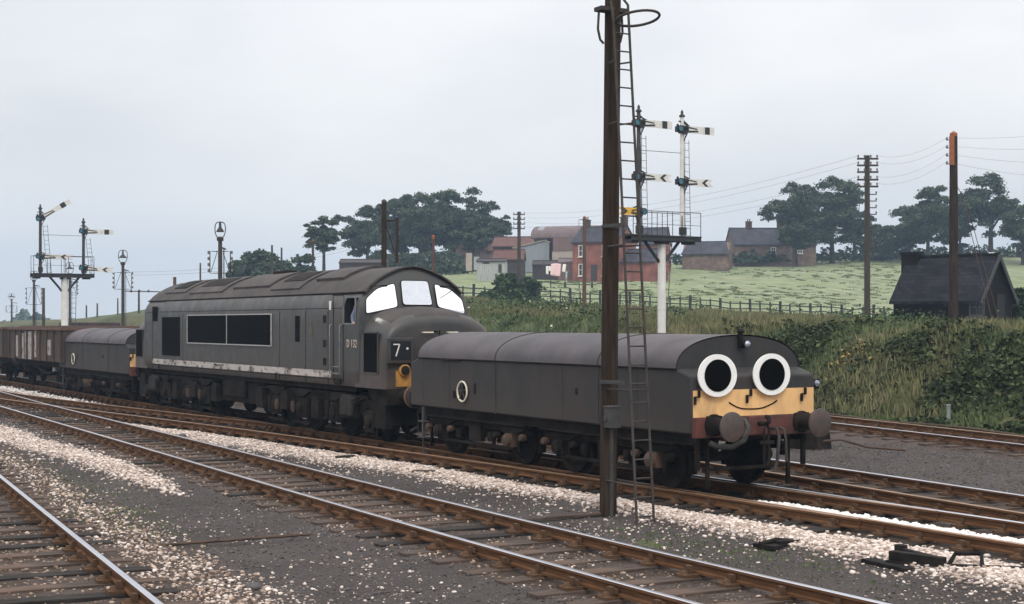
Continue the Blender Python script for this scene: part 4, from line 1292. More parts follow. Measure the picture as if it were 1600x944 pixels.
# driver at the open cab window (upper body, one continuous figure)
def skin_figure(name, joints, edges, mats, loc, rotz=0, label=None, sub=2):
    me = bpy.data.meshes.new(name)
    me.from_pydata([j[0] for j in joints], edges, [])
    o = bpy.data.objects.new(name, me); COL.objects.link(o)
    o.location = loc; o.rotation_euler = (0, 0, rotz)
    sk = o.modifiers.new('skin', 'SKIN')
    o.modifiers.new('sub', 'SUBSURF').levels = sub
    for i, j in enumerate(joints):
        r = j[1]; r = r if isinstance(r, tuple) else (r, r)
        me.skin_vertices[0].data[i].radius = r
    me.skin_vertices[0].data[0].use_root = True
    bpy.context.view_layer.update()
    m2 = bpy.data.meshes.new_from_object(o.evaluated_get(bpy.context.evaluated_depsgraph_get()))
    o.modifiers.clear(); o.data = m2
    m2.materials.clear()
    for m in mats: m2.materials.append(m)
    m2.polygons.foreach_set('use_smooth', [True]*len(m2.polygons))
    return o
dj = [((0, .15, .0), (.15, .12)), ((0, .12, .28), (.17, .12)), ((0, .08, .48), (.16, .10)), ((.01, .06, .57), (.055, .055)), ((.05, .04, .66), (.072, .085)), ((.055, .04, .76), (.085, .095)), ((.05, .04, .84), (.05, .06)),
      ((.0, -.10, .46), (.07, .07)), ((.03, -.24, .25), (.052, .052)), ((.20, -.30, .10), (.043, .043)), ((.28, -.31, .09), (.03, .04)),
      ((0, .28, .45), (.07, .07)), ((.08, .32, .2), (.05, .05)), ((.28, .26, .12), (.04, .04)),
      ((.33, -.33, .08), (.010, .012)), ((.335, -.305, .09), (.010, .012)), ((.30, -.345, .10), (.010, .012))]
de = [(0, 1), (1, 2), (2, 3), (3, 4), (4, 5), (5, 6), (2, 7), (7, 8), (8, 9), (9, 10), (2, 11), (11, 12), (12, 13), (10, 14), (10, 15), (10, 16)]
drv = skin_figure('person', dj, de, [M['blue_cloth'], M['skin']], (LX + 7.42, LOCO_Y - 1.02, 2.50))
for p in drv.data.polygons:
    if p.center.z > .60 or (p.center.x > .24 and p.center.y < -.2): p.material_index = 1
tag(drv, 'driver in blue grey overalls leaning an arm at the open cab window', 'person')
hr = MB(); hr.lathe((.05, .04, .80), [(.098, -.03), (.104, .02), (.08, .075), (0, .09)], n=14); hr.lathe((.075, .04, .80), [(.13, -.012), (.11, .01)], n=14)
hr.build('cap', M['black'], drv, smooth=50)

# ---------------------------------------------------------------- wagons
def make_wagon(loc, label, L=9.3, panels=True, rim='wagon_rail', hw=1.30, zb=1.12, zt=2.37):
    t = thing('open_wagon', label, 'wagon', loc, group='open wagons of the goods train')
    b = MB()
    for s in (-1, 1):
        b.box((0, s*hw, (zb + zt)/2), (L, .06, zt - zb))
        b.box((s*L/2, 0, (zb + zt)/2), (.06, 2*hw, zt - zb))
    b.box((0, 0, zb + .05), (L, 2*hw, .08))
    b.build('body', M['wagon'], t)
    r = MB()
    for s in (-1, 1):
        r.box((0, s*(hw + .03), zt), (L + .12, .14, .09)); r.box((s*(L/2 + .01), 0, zt), (.12, 2*hw + .1, .09))
    r.build('top_rim', M[rim], t)
    n = 9
    for i in range(n):
        x = -L/2 + .12 + i*(L - .24)/(n - 1)
        for s in (-1, 1):
            q = MB(); q.box((x, s*(hw + .06), (zb + zt)/2 - .04), (.11, .09, zt - zb - .06)); q.build('rib', M['wagon'], t)
    u = MB()
    for s in (-1, 1):
        u.box((0, s*.95, zb - .14), (L, .10, .24))
        for x in (-2.9, 2.9):
            u.prism([(x - .5, zb - .26), (x + .5, zb - .26), (x + .24, .48), (x - .24, .48)], 'Y', s*.95 - .02, s*.95 + .02)
            u.box((x, s*1.02, .47), (.26, .18, .26)); u.prism([(x - .62, zb - .27), (x + .62, zb - .27), (x + .15, zb - .42), (x - .15, zb - .42)], 'Y', s*1.02 - .05, s*1.02 + .05)
        u.span((-1.2, s*1.06, zb - .25), (1.6, s*1.06, .55), .06); u.span((.3, s*1.0, zb - .25), (0, s*1.0, .45), .07); u.span((-.3, s*1.0, zb - .25), (0, s*1.0, .45), .07)
        u.span((1.0, s*1.15, .60), (L/2 - .4, s*1.15, .85), .05)
    for x in (-2.9, 2.9): u.cyl((x, -.9, .46), (x, .9, .46), .07, n=8)
    u.build('underframe', M['under'], t)
    for x in (-2.9, 2.9):
        for s in (-1, 1): wheel(t, x, s*.753, .46)
    for s in (-1, 1):
        for q in (-.865, .865): buffer(t, s*L/2, q, 1.06, s, L=.42, r=.22)
    return t
wA = make_wagon((-60.5, LOCO_Y, 0), 'rust brown ribbed open wagon with whitewash streaks behind the rear brake tender')
for u0, u1, v0, v1 in ((23, 28, 524, 557), (31, 37, 520, 560), (39, 49, 518, 561), (52, 56.5, 517, 558), (72, 79, 531, 555)):
    D = LOCO_Y - 1.335
    xa = []
    for uu in (u0, u1):
        d = dist_for(uu, D); xa.append(60.5 - (d - ST*D)/CT)
    d = dist_for((u0 + u1)/2, D)
    z1, z0 = Z(v0, d), Z(v1, d)
    q = MB(); q.box(((xa[0] + xa[1])/2, -1.335, (z0 + z1)/2), (abs(xa[1] - xa[0]), .012, z1 - z0))
    q.build('whitewash_patch', M['wagon_white'], wA)
wB = make_wagon((-70.9, LOCO_Y, 0), 'dark open wagon at the left edge of the photo, hindmost in the train')
wC = make_wagon((-65.2, 18.3, 0), 'open wagon with thick rust brown rim on the track behind the train', zt=2.42)
wD = make_wagon((-75.4, 18.3, 0), 'open wagon with brown rim half hidden behind the ribbed wagons', zt=2.42)
wE = make_wagon((-126, 32.4, 0), 'distant dark open wagon beyond the bracket signal on the left', zt=2.62)
# ================================================================== SIGNALS, POLES AND LAMPS
def ladder(parent, a, b, w, n, across, mat=None, r=.018, name='ladder'):
    """two stiles and rungs from a to b; across = unit vector along the rungs"""
    a, b, ac = Vector(a), Vector(b), Vector(across)
    mb = MB()
    for s in (-1, 1): mb.tube([a + ac*s*w/2, b + ac*s*w/2], r, 6)
    for i in range(n):
        p = a + (b - a) * ((i + .6)/n)
        mb.tube([p - ac*w/2, p + ac*w/2], r*.75, 5)
    return mb.build(name, mat or M['iron'], parent, smooth=50)

# ---- the tall wooden pole in front of the train, with its iron ladder
px_, py_ = W(950, 21.75)
pole = thing('lighting_pole', 'tall dark wooden pole with iron ladder standing in front of the brake tender', 'pole', (px_, py_, -.27))
mb = MB()
n = 10
H = 9.6
mb.loft([[( (.128 - .012*z/H)*math.cos(2*math.pi*k/n + .3) + .008*z, (.128 - .012*z/H)*math.sin(2*math.pi*k/n + .3) + .006*z, z) for k in range(n)] for z in (-.3, 2, 4, 6, 8, H)])
mb.build('shaft', M['wood'], pole, smooth=25)
lad = MB()
foot = Vector((.98, -.02, -.02)); top = Vector((.32, .02, 7.25))
for s in (-1, 1):
    q = [foot + Vector((0, s*.15, 0)), top + Vector((0, s*.135, 0))]
    if s > 0:
        q += [top + Vector((-.02, .13, .30)), top + Vector((-.14, .10, .44)), top + Vector((-.25, .04, .46))]
    else:
        q += [top + Vector((-.10, -.12, .35))]
    lad.tube(q, .020, 7)
nr = 27
for i in range(nr):
    p = foot + (top - foot)*((i + .5)/nr)
    lad.tube([p + Vector((0, -.15 + .015*i/nr, 0)), p + Vector((0, .15 - .015*i/nr, 0))], .012, 5)
for z in (.55, 1.9, 4.0, 5.8, 6.7):
    f = (z - foot.z)/(top.z - foot.z); p = foot + (top - foot)*f
    for s in (-1, 1): lad.tube([(.1 + .008*z, s*.08, z), p + Vector((0, s*.145, 0))], .014, 5)
lo = lad.build('ladder', M['iron'], pole, smooth=50)
hp = MB()
c = top + Vector((.27, .10, .05))
hp.tube([c + Vector((.36*math.cos(a)*.95, .30*math.sin(a), .05*math.cos(a))) for a in [2*math.pi*k/26 for k in range(26)]], .020, 6, closed=True)
hp.build('safety_hoop', M['iron'], lo, smooth=50)
bx = MB(); bx.box((.20, -.06, 1.48), (.16, .20, .30)); bx.box((.20, -.06, 1.64), (.18, .22, .03)); bx.box((.17, -.17, 1.46), (.06, .02, .08))
b1 = bx.build('junction_box', M['sig_grey'], pole, bevel=.012)
cd = MB(); cd.tube([(.17, -.06, 1.33), (.17, -.05, 1.2), (.135, -.04, 1.1), (.15, -.04, .0)], .022, 7); cd.tube([(.17, -.03, 1.33), (.16, -.03, 1.15), (.145, -.02, -.05)], .014, 6)
cd.build('conduit', M['sig_grey'], pole, smooth=50)
bd = MB()
for z in (2.0, 4.3):
    bd = MB(); bd.lathe((.008*z, .006*z, z), [(.134, -.03), (.134, .03)], n=12); bd.span((.05, -.12, z), (.62, -.14, z), .035, .045); bd.build('ladder_bracket', M['sig_grey'], pole, smooth=30)
tb = MB()
for s in (-1, 1): tb.tube([(.06, s*.2, 7.52), (.06, s*.22, 7.2), (.06, s*.18, 7.05), (.06, s*.12, 7.0)], .02, 6)
tb.box((.07, 0, 7.5), (.20, .46, .06))
tb.build('pole_bracket', M['iron'], pole)
cp = MB(); cp.box((.07, .05, 9.65), (.5, .5, .1)); cp.lathe((.4, .05, 9.5), [(.22, -.25), (.25, -.2), (.1, .0), (.05, .1)], n=14); cp.build('lamp_head', M['sig_grey'], pole, smooth=40)

# ---- semaphore signals
AY = Vector((0, 1, 0))
def signal_arm(parent, base, L, fishtail=False, angle=0.0, front=False, scale=1.0):
    """arm pivoted at base pointing +Y (its back is seen); front=True points -Y and shows a yellow face"""
    sgn = -1 if front else 1
    piv = bpy.data.objects.new('signal_arm', None)
    mb = MB()
    h = .15*scale; x0 = .14 * (1 if not front else 1)
    s0 = .22*scale
    pts = [(sgn*s0, -h*.9), (sgn*L, -h), (sgn*(L - (.16*scale if fishtail else 0)), 0), (sgn*L, h), (sgn*s0, h*.9)] if fishtail else [(sgn*s0, -h*.9), (sgn*L, -h), (sgn*L, h), (sgn*s0, h*.9)]
    R = Matrix.Rotation(angle, 3, 'X')
    def P(y, z, x): 
        v = R @ Vector((0, y, z)); return (base[0] + x, base[1] + v.y, base[2] + v.z)
    n = len(pts)
    V = [P(y, z, x0) for y, z in pts] + [P(y, z, x0 + .03) for y, z in pts]
    mb.add(V, [tuple(range(n)), tuple(reversed(range(n, 2*n)))] + [(i, (i+1) % n, (i+1) % n + n, i + n) for i in range(n)])
    arm = mb.build('signal_arm', M['sig_yellow'] if front else M['sig_white'], parent)
    st = MB()
    if fishtail:
        q = [(sgn*L*.60, 0), (sgn*(L*.60 + .20*scale), h*.96), (sgn*(L*.60 + .34*scale), h*.96), (sgn*(L*.60 + .16*scale), 0), (sgn*(L*.60 + .34*scale), -h*.96), (sgn*(L*.60 + .20*scale), -h*.96)]
    else:
        q = [(sgn*L*.68, -h*.97), (sgn*L*.84, -h*.99), (sgn*L*.84, h*.99), (sgn*L*.68, h*.97)]
    n = len(q)
    for xx in ((x0 + .031, x0 + .036), (x0 - .006, x0 - .001)):
        V = [P(y, z, xx[0]) for y, z in q] + [P(y, z, xx[1]) for y, z in q]
        st.add(V, [tuple(range(n)), tuple(reversed(range(n, 2*n)))] + [(i, (i+1) % n, (i+1) % n + n, i + n) for i in range(n)])
    st.build('arm_band', M['sig_black'], arm)
    sp = MB()
    for yy in (-.20, -.02):
        for k in (.14, ):
            c = R @ Vector((0, sgn*yy*scale, .04*scale if yy < -.1 else -.02))
    ctr = [P(sgn*-.17*scale, .02, x0 + .015), P(sgn*.03*scale, -.08*scale, x0 + .015)]
    for c in ctr:
        sp.tube([(c[0], c[1] + .115*scale*math.cos(a), c[2] + .115*scale*math.sin(a)) for a in [2*math.pi*k/14 for k in range(14)]], .025*scale, 5, closed=True)
    sp.span(P(sgn*.02, -.10*scale, x0 + .015), P(sgn*(L*.45), -.05*scale, x0 + .01), .05, .07)
    sp.span(P(sgn*.02, .10*scale, x0 + .015), P(sgn*(L*.42), .03*scale, x0 + .01), .05, .05)
    sp.box((base[0] + .02, base[1], base[2]), (.26, .22, .30))
    sp.box((base[0] + .02, base[1] + sgn*.18, base[2] + .03), (.2, .20, .24))
    sp.span((base[0] + .05, base[1] + sgn*.05, base[2] + .25), (base[0] + .08, base[1] + sgn*.36, base[2] + .12), .05)
    sp.span((base[0] + .05, base[1] + sgn*.05, base[2] - .45), (base[0] + .08, base[1] + sgn*.22, base[2] - .10), .04)
    spo = sp.build('spectacle', M['sig_black'], arm, smooth=30)
    g = MB()
    for c in ctr[:1]:
        g.lathe(c, [(.10*scale, -.012), (.10*scale, .012)], n=16, axis='X')
    g.build('spectacle_glass', M['teal'], spo)
    lp = MB(); lp.box((base[0] - .10, base[1] - sgn*.14, base[2] + .02), (.16, .16, .22)); lp.lathe((base[0] - .10, base[1] - sgn*.14, base[2] + .14), [(.05, 0), (.06, .05), (.02, .10)], n=10)
    lp.build('signal_lamp', M['sig_black'], arm)
    bpy.data.objects.remove(piv)
    return arm

def bracket_signal(name, label, base, Hp, plat_y, dolls, rail_h, post_r, post_mat, ladders=True, sc_=1.0):
    """base: world foot; Hp: platform height above foot; plat_y: (y0, y1) relative; dolls: list of (y, [(z, fishtail, angle)], top)"""
    t = thing(name, label, 'signal', base, group='bracket signals with two dolls')
    p = MB(); p.tube([(0, 0, -.4), (0, 0, Hp - .05)], [post_r*1.1, post_r], 12); p.lathe((0, 0, Hp*.42), [(post_r*1.12, -.05), (post_r*1.12, .05)], n=12)
    p.build('post', post_mat, t, smooth=40)
    b = MB()
    y0, y1 = plat_y
    b.box((.0, (y0 + y1)/2, Hp + .06), (.75, y1 - y0, .05))
    for s in (-1, 1): b.box((s*.30, (y0 + y1)/2, Hp - .05), (.07, y1 - y0, .18))
    b.box((0, 0, Hp - .12), (.34, .5, .26))
    for s in (-1, 1):
        b.tube([(0, s*post_r*.8, Hp - .95*sc_), (0, s*.42*sc_, Hp - .62*sc_), (0, s*.85*sc_, Hp - .12)], .065*sc_, 8)
    for y in (y0 + .25, y1 - .4): b.box((0, y, Hp - .16), (.4, .4, .14))
    b.build('bracket_platform', M['sig_black'], t, smooth=35)
    h = MB()
    ys = [y0 + .03, y0 + .55*(y1-y0)*.5, (y0 + y1)/2, (y0+y1)/2 + .25, y1 - .03]
    for x in (-.34, .34):
        for y in ys: h.tube([(x, y, Hp + .05), (x, y, Hp + rail_h)], .016, 5)
        h.tube([(x, y0 + .03, Hp + rail_h), (x, y1 - .03, Hp + rail_h)], .016, 5)
        h.tube([(x, y0 + .03, Hp + rail_h*.5), (x, y1 - .03, Hp + rail_h*.5)], .010, 5) if x > 0 else None
    h.build('guard_rail', M['sig_grey'], t)
    for y, arms, top in dolls:
        d = MB(); d.tube([(0, y, Hp - .1), (0, y, top)], [.095*sc_, .075*sc_], 10)
        dl = d.build('doll', M['sig_white'] if 'light' in arms else M['sig_grey'], t, smooth=40)
        f = MB(); f.lathe((0, y, top), [(.12*sc_, 0), (.13*sc_, .04), (.05*sc_, .12), (.06*sc_, .2), (0, .3)], n=10); f.span((0, y - .16, top - .18), (0, y + .18, top - .22), .05)
        f.span((.02, y, top - .1), (.05, y + .26, top - .3), .03)
        f.build('finial', M['sig_black'], dl, smooth=40)
        for (z, fish, ang, L, front) in arms['arms']:
            signal_arm(dl, (0, y, z), L, fish, ang, front, sc_)
        rodb = MB(); rodb.tube([(.12, y + .05, Hp), (.12, y + .05, top - .5)], .012, 5); rodb.tube([(.14, y - .1, Hp), (.14, y - .1, Hp + .9)], .02, 5); rodb.box((.05, y, Hp + .3), (.2, .24, .3))
        rodb.build('signal_rod', M['sig_black'], dl)
        ladder(dl, (-.42, y + .62*sc_, Hp), (-.12, y + .30*sc_, top - .9), .26, int((top - Hp)/.33), (0, 1, 0), M['sig_grey'], .012)
    if ladders:
        ladder(t, (-.9, .62, 0), (-.35, .62, Hp), .32, int(Hp/.3), (0, 1, 0), M['sig_grey'], .016)
    tr = MB(); tr.tube([(0, dolls[0][0], dolls[0][2] - 1.5), (0, dolls[1][0], dolls[0][2] - 1.5)], .012, 5); tr.build('tie_rod', M['sig_grey'], t)
    return t

d0 = 58.0
bx_, by_ = W(1034, d0)
zb0 = gz(bx_, by_) - .1
zz = lambda v: Z(v, d0) - zb0
yy = lambda u: (u - 1034)/FPX*d0/CT
bracket_signal('bracket_signal', 'bracket signal on thick white post behind the brake tender, four white arms level', (bx_, by_, zb0), zz(372), (yy(978), yy(1092)),
    [(yy(996), {'arms': [(zz(196), False, 0, (1047-996)/FPX*d0/CT, False), (zz(279), True, 0, (1047-996)/FPX*d0/CT, False), (zz(333), True, 0, (998-962)/FPX*d0/CT, True)]}, zz(178)),
     (yy(1068), {'arms': [(zz(200), False, 0, (1119-1068)/FPX*d0/CT, False), (zz(283), True, 0, (1117-1068)/FPX*d0/CT, False)], 'light': 1}, zz(180))],
    1.02, .155, M['sig_white'])
d1 = 86.0
bx_, by_ = W(101, d1)
zb0 = gz(bx_, by_) - .05
zz = lambda v: Z(v, d1) - zb0
yy = lambda u: (u - 101)/FPX*d1/CT
bracket_signal('bracket_signal', 'bracket signal above the brown wagons with its topmost arm raised', (bx_, by_, zb0), zz(430), (yy(58), yy(139)),
    [(yy(69), {'arms': [(zz(342), False, rad(32), (107-69)/FPX*d1/CT/math.cos(rad(32))*1.0, False), (zz(402), True, 0, (112-69)/FPX*d1/CT, False)]}, zz(328)),
     (yy(126), {'arms': [(zz(361), False, 0, (166-126)/FPX*d1/CT, False), (zz(419), True, rad(-3), (167-126)/FPX*d1/CT, False)]}, zz(347))],
    1.1, .2, M['sig_white'])

# ---- yard lamps: post, hooped bell lamp, insulator frames
def yard_lamp(u, d, v_post, v_hoop, label, fr=(392, 427), w=1.0, frame=True, ladder_=True):
    x, y = W(u, d); z = gz(x, y)
    t = thing('yard_lamp', label, 'lamp post', (x, y, z), VIEW_ROT, group='yard lamps with hooped lanterns')
    H = Z(v_post, d) - z; T = Z(v_hoop, d) - z
    k = d/FPX
    p = MB(); p.tube([(0, 0, -.2), (0, 0, H)], [.11, .085], 10); p.lathe((0, 0, H), [(.14, -.12), (.15, 0), (.08, .06)], n=12); p.span((0, 0, H - .38), (9*k, 0, H - .48), .06)
    p.build('post', M['wood_grey'], t, smooth=40)
    rw = 8.2*k*w; h2 = (T - H)/2
    hp = MB()
    hp.tube([(rw*math.copysign(abs(math.cos(a))**.6, math.cos(a)) * (1 - .25*max(0, -math.sin(a))), 0, H + h2 + h2*math.copysign(abs(math.sin(a))**.7, math.sin(a))) for a in [2*math.pi*i/28 for i in range(28)]], .022, 5, closed=True)
    ho = hp.build('lamp_hoop', M['sig_black'], t)
    bl = MB(); bl.lathe((0, 0, T - h2*.95), [(.14*k*44, -.10), (.15*k*40, -.06), (.06, .10), (.05, .3), (.03, h2*.9)], n=12)
    bl.build('bell_lamp', M['sig_black'], ho, smooth=40)
    if frame:
        za, zb_ = Z(fr[0], d) - z, Z(fr[1], d) - z
        for s in (-1, 1):
            f = MB(); wx = 16*k*w
            f.tube([(s*.1, 0, za), (s*wx, 0, za), (s*wx, 0, zb_), (s*.1, 0, zb_)], .022, 5); f.tube([(s*.12, 0, za), (s*wx*.9, 0, zb_ + .05)], .014, 5)
            fo = f.build('insulator_frame', M['sig_black'], t)
            for i in range(4):
                q = MB(); q.lathe((s*(wx + .06), 0, zb_ + (za - zb_)*(i + .4)/3.6), [(.03, -.06), (.05, 0), (.035, .08)], n=8); q.build('insulator', M['porcelain'], fo)
    if ladder_:
        ladder(t, (.17, 0, .2), (.15, 0, H - .4), .2, int(H/.32), (0, 1, 0), M['sig_black'], .012)
    return t
yard_lamp(344, 62, 372, 347, 'yard lamp post with hooped lantern rising behind the middle of the locomotive roof', (393, 427))
yard_lamp(192, 88, 411, 391, 'yard lamp post just behind the rear of the locomotive, joined to a thin pipe', (426, 452), w=.85)
yard_lamp(53, 118, 438, 424, 'thick yard lamp post left of the bracket signal, with chains of insulators', (450, 476), w=.72)
yard_lamp(109, 122, 428, 410, 'yard lamp post standing directly behind the raised bracket signal', (440, 461), w=.72)
yard_lamp(18, 190, 468, 459, 'small far yard lamp at the left edge of the photo', (478, 488), w=.5)

def pole_thing(name, label, u, d, v_top, r, mat, group, lean=0.0, extra=None, cat='pole'):
    x, y = W(u, d); z = gz(x, y)
    t = thing(name, label, cat, (x, y, z), VIEW_ROT, group=group)
    H = Z(v_top, d) - z
    p = MB(); p.tube([(0, 0, -.4), (lean*.5, 0, H*.5), (lean, 0, H)], [r*1.15, r*1.05, r*.9], 10)
    p.build('shaft', M[mat], t, smooth=40)
    if extra: extra(t, H)
    return t, H
def cross_arms(zs, w, r=.05, cap=True):
    def f(t, H):
        for q in zs:
            a = MB(); a.box((0, -.10, H - q), (w, .08, .09))
            ao = a.build('cross_arm', M['wood_grey'], t)
            for i in range(4):
                k = MB(); k.lathe((-w/2 + .06 + i*(w - .12)/3, -.10, H - q + .05), [(.02, 0), (.045, .06), (.05, .11), (.02, .16)], n=8)
                k.build('insulator', M['porcelain'], ao)
    return f
def telegraph_right(t, H):
    cross_arms((.18, .52, .86, 1.25, 1.6), 1.08)(t, H)
    s = MB()
    for i in range(9): s.box((.26, -.08, H - 2.0 - i*.34), (.40, .05, .05)); s.lathe((.44, -.08, H - 1.97 - i*.34), [(.02, 0), (.045, .06), (.02, .13)], n=8)
    s.build('side_bracket', M['sig_grey'], t)
G_T = 'telegraph poles beside the line'
pT, HT = pole_thing('telegraph_pole', 'telegraph pole with stacked cross arms on the bank, left of the brick hut', 1355, 75, 243, .14, 'wood_grey', G_T, extra=telegraph_right)
pL, HL = pole_thing('telegraph_pole', 'telegraph pole with close cross arms rising out of the round bush', 811, 130, 331, .16, 'wood_grey', G_T, extra=cross_arms((.25, .68, 1.1, 1.5), 1.05))
def big_head(t, H):
    c = MB(); c.box((-.13, -.16, H - .78), (.20, .12, 1.30)); c.build('orange_board', M['orange_paint'], t)
    c = MB(); c.lathe((0, 0, H), [(.17, -.12), (.17, .02), (.02, .12)], n=12); c.build('orange_cap', M['orange_paint'], t, smooth=40)
    for i in range(4):
        k = MB(); k.span((-.1, -.2, H - .33 - i*.36), (-.36, -.2, H - .30 - i*.36), .035); k.lathe((-.36, -.2, H - .30 - i*.36), [(.02, -.04), (.055, .02), (.05, .08), (.02, .13)], n=8)
        k.build('insulator', M['porcelain'], t)
    for a, b in ((.55, 1.85), (.30, 1.55)):
        g = MB(); g.tube([(.05, 0, H - (2.2 if a > .5 else 3.3)), (a, -.1, H - 2.0 - a*2), (b, -.8, .1)], .016, 5); g.build('guy_wire', M['rusty'], t)
pR, HR = pole_thing('telegraph_pole', 'thick dark pole with orange board at its head, in front of the brick hut', 1490, 66, 209, .185, 'wood', G_T, extra=big_head)

def lamp_cap(t, H):
    c = MB(); c.lathe((0, 0, H), [(.07, -.05), (.085, 0), (.08, .10), (.03, .15)], n=10); c.build('orange_cap', M['orange_paint'], t, smooth=40)
    h = MB(); h.span((-.35, 0, H - .1), (.3, 0, H - .1), .04); h.tube([(-.35, 0, H - .1), (-.35, 0, H - .6)], .015, 5); h.build('side_hook', M['sig_grey'], t)
G_O = 'timber poles with orange caps'
pole_thing('timber_pole', 'brown timber pole with orange cap in front of the red brick farmhouse', 913, 96, 341, .125, 'wood_red', G_O, extra=lamp_cap)
pole_thing('timber_pole', 'reddish timber pole with bright orange cap above the locomotive cab', 677, 72, 372, .075, 'wood_red', G_O, extra=lamp_cap)
pole_thing('timber_pole', 'slender timber pole with pale cap beside the lone tall tree', 489, 110, 378, .10, 'wood_grey', G_O, extra=lamp_cap)
def arm_post(t, H):
    a = MB(); a.span((.05, 0, H - .74), (.52, 0, H - .74), .09, .07); a.box((.50, 0, H - 1.5), (.11, .10, 1.7)); a.span((.08, 0, H - .9), (.48, 0, H - 2.2), .04)
    a.build('side_arm', M['wood'], t)
    c = MB(); c.lathe((0, 0, H), [(.105, -.02), (.08, .06), (.0, .1)], n=10); c.build('pole_cap', M['sig_grey'], t)
pole_thing('timber_pole', 'thick dark timber pole with a braced side arm, over the locomotive roof', 600, 56, 315, .105, 'wood', 'dark timber poles', extra=arm_post)
G_S = 'thin distant poles'
for u, d, v, r, lab in ((425, 120, 383, .09, 'taller of two thin poles over the round trees behind the locomotive'), (440, 122, 387, .08, 'shorter of two thin poles over the round trees behind the locomotive'),
                        (313, 150, 411, .09, 'thin forked pole left of the lantern over the locomotive roof'), (68, 130, 450, .13, 'bare stout pole left of the bracket signal post'),
                        (135, 230, 477, .12, 'short thin pole right of the white signal post on the left'), (152, 220, 474, .12, 'thin pole between the signal and the green slope'),
                        (184, 210, 466, .10, 'thin pole just left of the yard lamp on the green slope'), (217, 150, 453, .10, 'thin pole carrying the horizontal pipe behind the locomotive')):
    pole_thing('thin_pole', lab, u, d, v, r, 'wood_grey', G_S)
pole_thing('marker_post', 'short square reddish post over the rear of the locomotive roof', 273, 90, 433, .11, 'wood_red', 'short posts')
x, y = hit(1482, 664)[:2]
mp = MB(); mp.box((0, 0, .20), (.075, .075, .72)); mp.box((0, 0, .55), (.095, .095, .05))
o = mp.build('marker_post', M['concrete'], None, bevel=.01, loc=(x, y, gz(x, y))); tag(o, 'small pale concrete post at the foot of the weedy bank', 'post', 'short posts')
pp = MB()
a, b = W(195, 88), W(250, 88)
pp.tube([(a[0], a[1], Z(455, 88)), (b[0], b[1], Z(456, 88))], .035, 6)
for u in (205, 218, 232): q = W(u, 88); pp.lathe((q[0], q[1], Z(455, 88)), [(.05, -.08), (.05, .08)], n=8)
o = pp.build('pipe', M['sig_grey'], None); tag(o, 'thin horizontal pipe run between the yard lamp and the locomotive roof', 'pipe')

# ---- telegraph wires
def wire(label, a, b, sag, r=.0045):
    a, b = Vector(a), Vector(b)
    n = 22
    P = [a.lerp(b, i/n) - Vector((0, 0, sag*4*(i/n)*(1 - i/n))) for i in range(n + 1)]
    m = MB(); m.tube(P, r, 4, caps=False)
    c = a
    m.v = [(v[0] - c.x, v[1] - c.y, v[2] - c.z) for v in m.v]
    o = m.build('telegraph_wire', M['wire'], None, loc=c)
    return tag(o, label, 'wire', 'telegraph wires')
def on_pole(p, x, y, z):
    R = Matrix.Rotation(VIEW_ROT, 3, 'Z'); return Vector(p.location) + R @ Vector((x, y, z))
for i, h in enumerate((.18, .52, 1.25, 1.6)):
    o = 'topmost', 'second', 'third', 'lowest'
    wire(f'{o[i]} of four wires slung from the orange board pole to the cross armed pole', on_pole(pR, -.36, -.2, HR - .2 - i*.36), on_pole(pT, .48, -.1, HT - h + .15), .35)
for i, h in enumerate((.25, .68, 1.1, 1.5)):
    o = 'topmost', 'second', 'third', 'lowest'
    wire(f'{o[i]} of four faint wires falling leftward behind the bracket signal', on_pole(pT, -.48, -.1, HT - (.18, .52, 1.25, 1.6)[i] + .15), on_pole(pL, .48, -.1, HL - h + .15), .9, .006)
for i in range(4):
    o = 'topmost', 'second', 'third', 'lowest'
    e = W(1760, 58)
    wire(f'{o[i]} of four faint wires leaving the orange board pole toward the right edge', on_pole(pR, -.36, -.2, HR - .2 - i*.36), (e[0], e[1], Z(190 + i*30, 58)), .25)
for i, (v1, v2) in enumerate(((455, 391), (460, 396))):
    a, b = W(200, 88), W(600, 100)
    wire(('upper' if i == 0 else 'lower') + ' of two faint wires climbing behind the locomotive roof', (a[0], a[1], Z(v1 - 30, 88)), (b[0], b[1], Z(v2 - 20, 100)), .6, .006)

# ================================================================== BUILDINGS
def gable(t, x0, x1, y0, y1, eave, ridge, wall, roofm, over=.25, name='wall', th=.14, zb=0.0, hip=0.0):
    """block with a ridge along x, children of t"""
    ym = (y0 + y1)/2
    w = MB()
    w.prism([(y0, zb - 1.5), (y1, zb - 1.5), (y1, eave), (ym, ridge - .05), (y0, eave)], 'X', x0, x1)
    wo = w.build(name, wall, t)
    r = MB()
    dx = (ridge - eave)/(ym - y0)
    for s, ye in ((-1, y0), (1, y1)):
        e = (ye + s*over, eave - over*dx)
        a = [(x0 - over*.6, e[0], e[1]), (x1 + over*.6, e[0], e[1]), (x1 + over*.6 - hip, ym, ridge), (x0 - over*.6 + hip, ym, ridge)]
        r.add([(p[0], p[1], p[2] + .02) for p in a] + [(p[0], p[1], p[2] + .02 + th) for p in a], [(0, 1, 2, 3), (7, 6, 5, 4), (0, 4, 5, 1), (1, 5, 6, 2), (2, 6, 7, 3), (3, 7, 4, 0)])
    r.box(((x0 + x1)/2, ym, ridge + th + .02), (x1 - x0 + over*1.2 - 2*hip, .26, .10))
    return wo, r.build('roof', roofm, t)
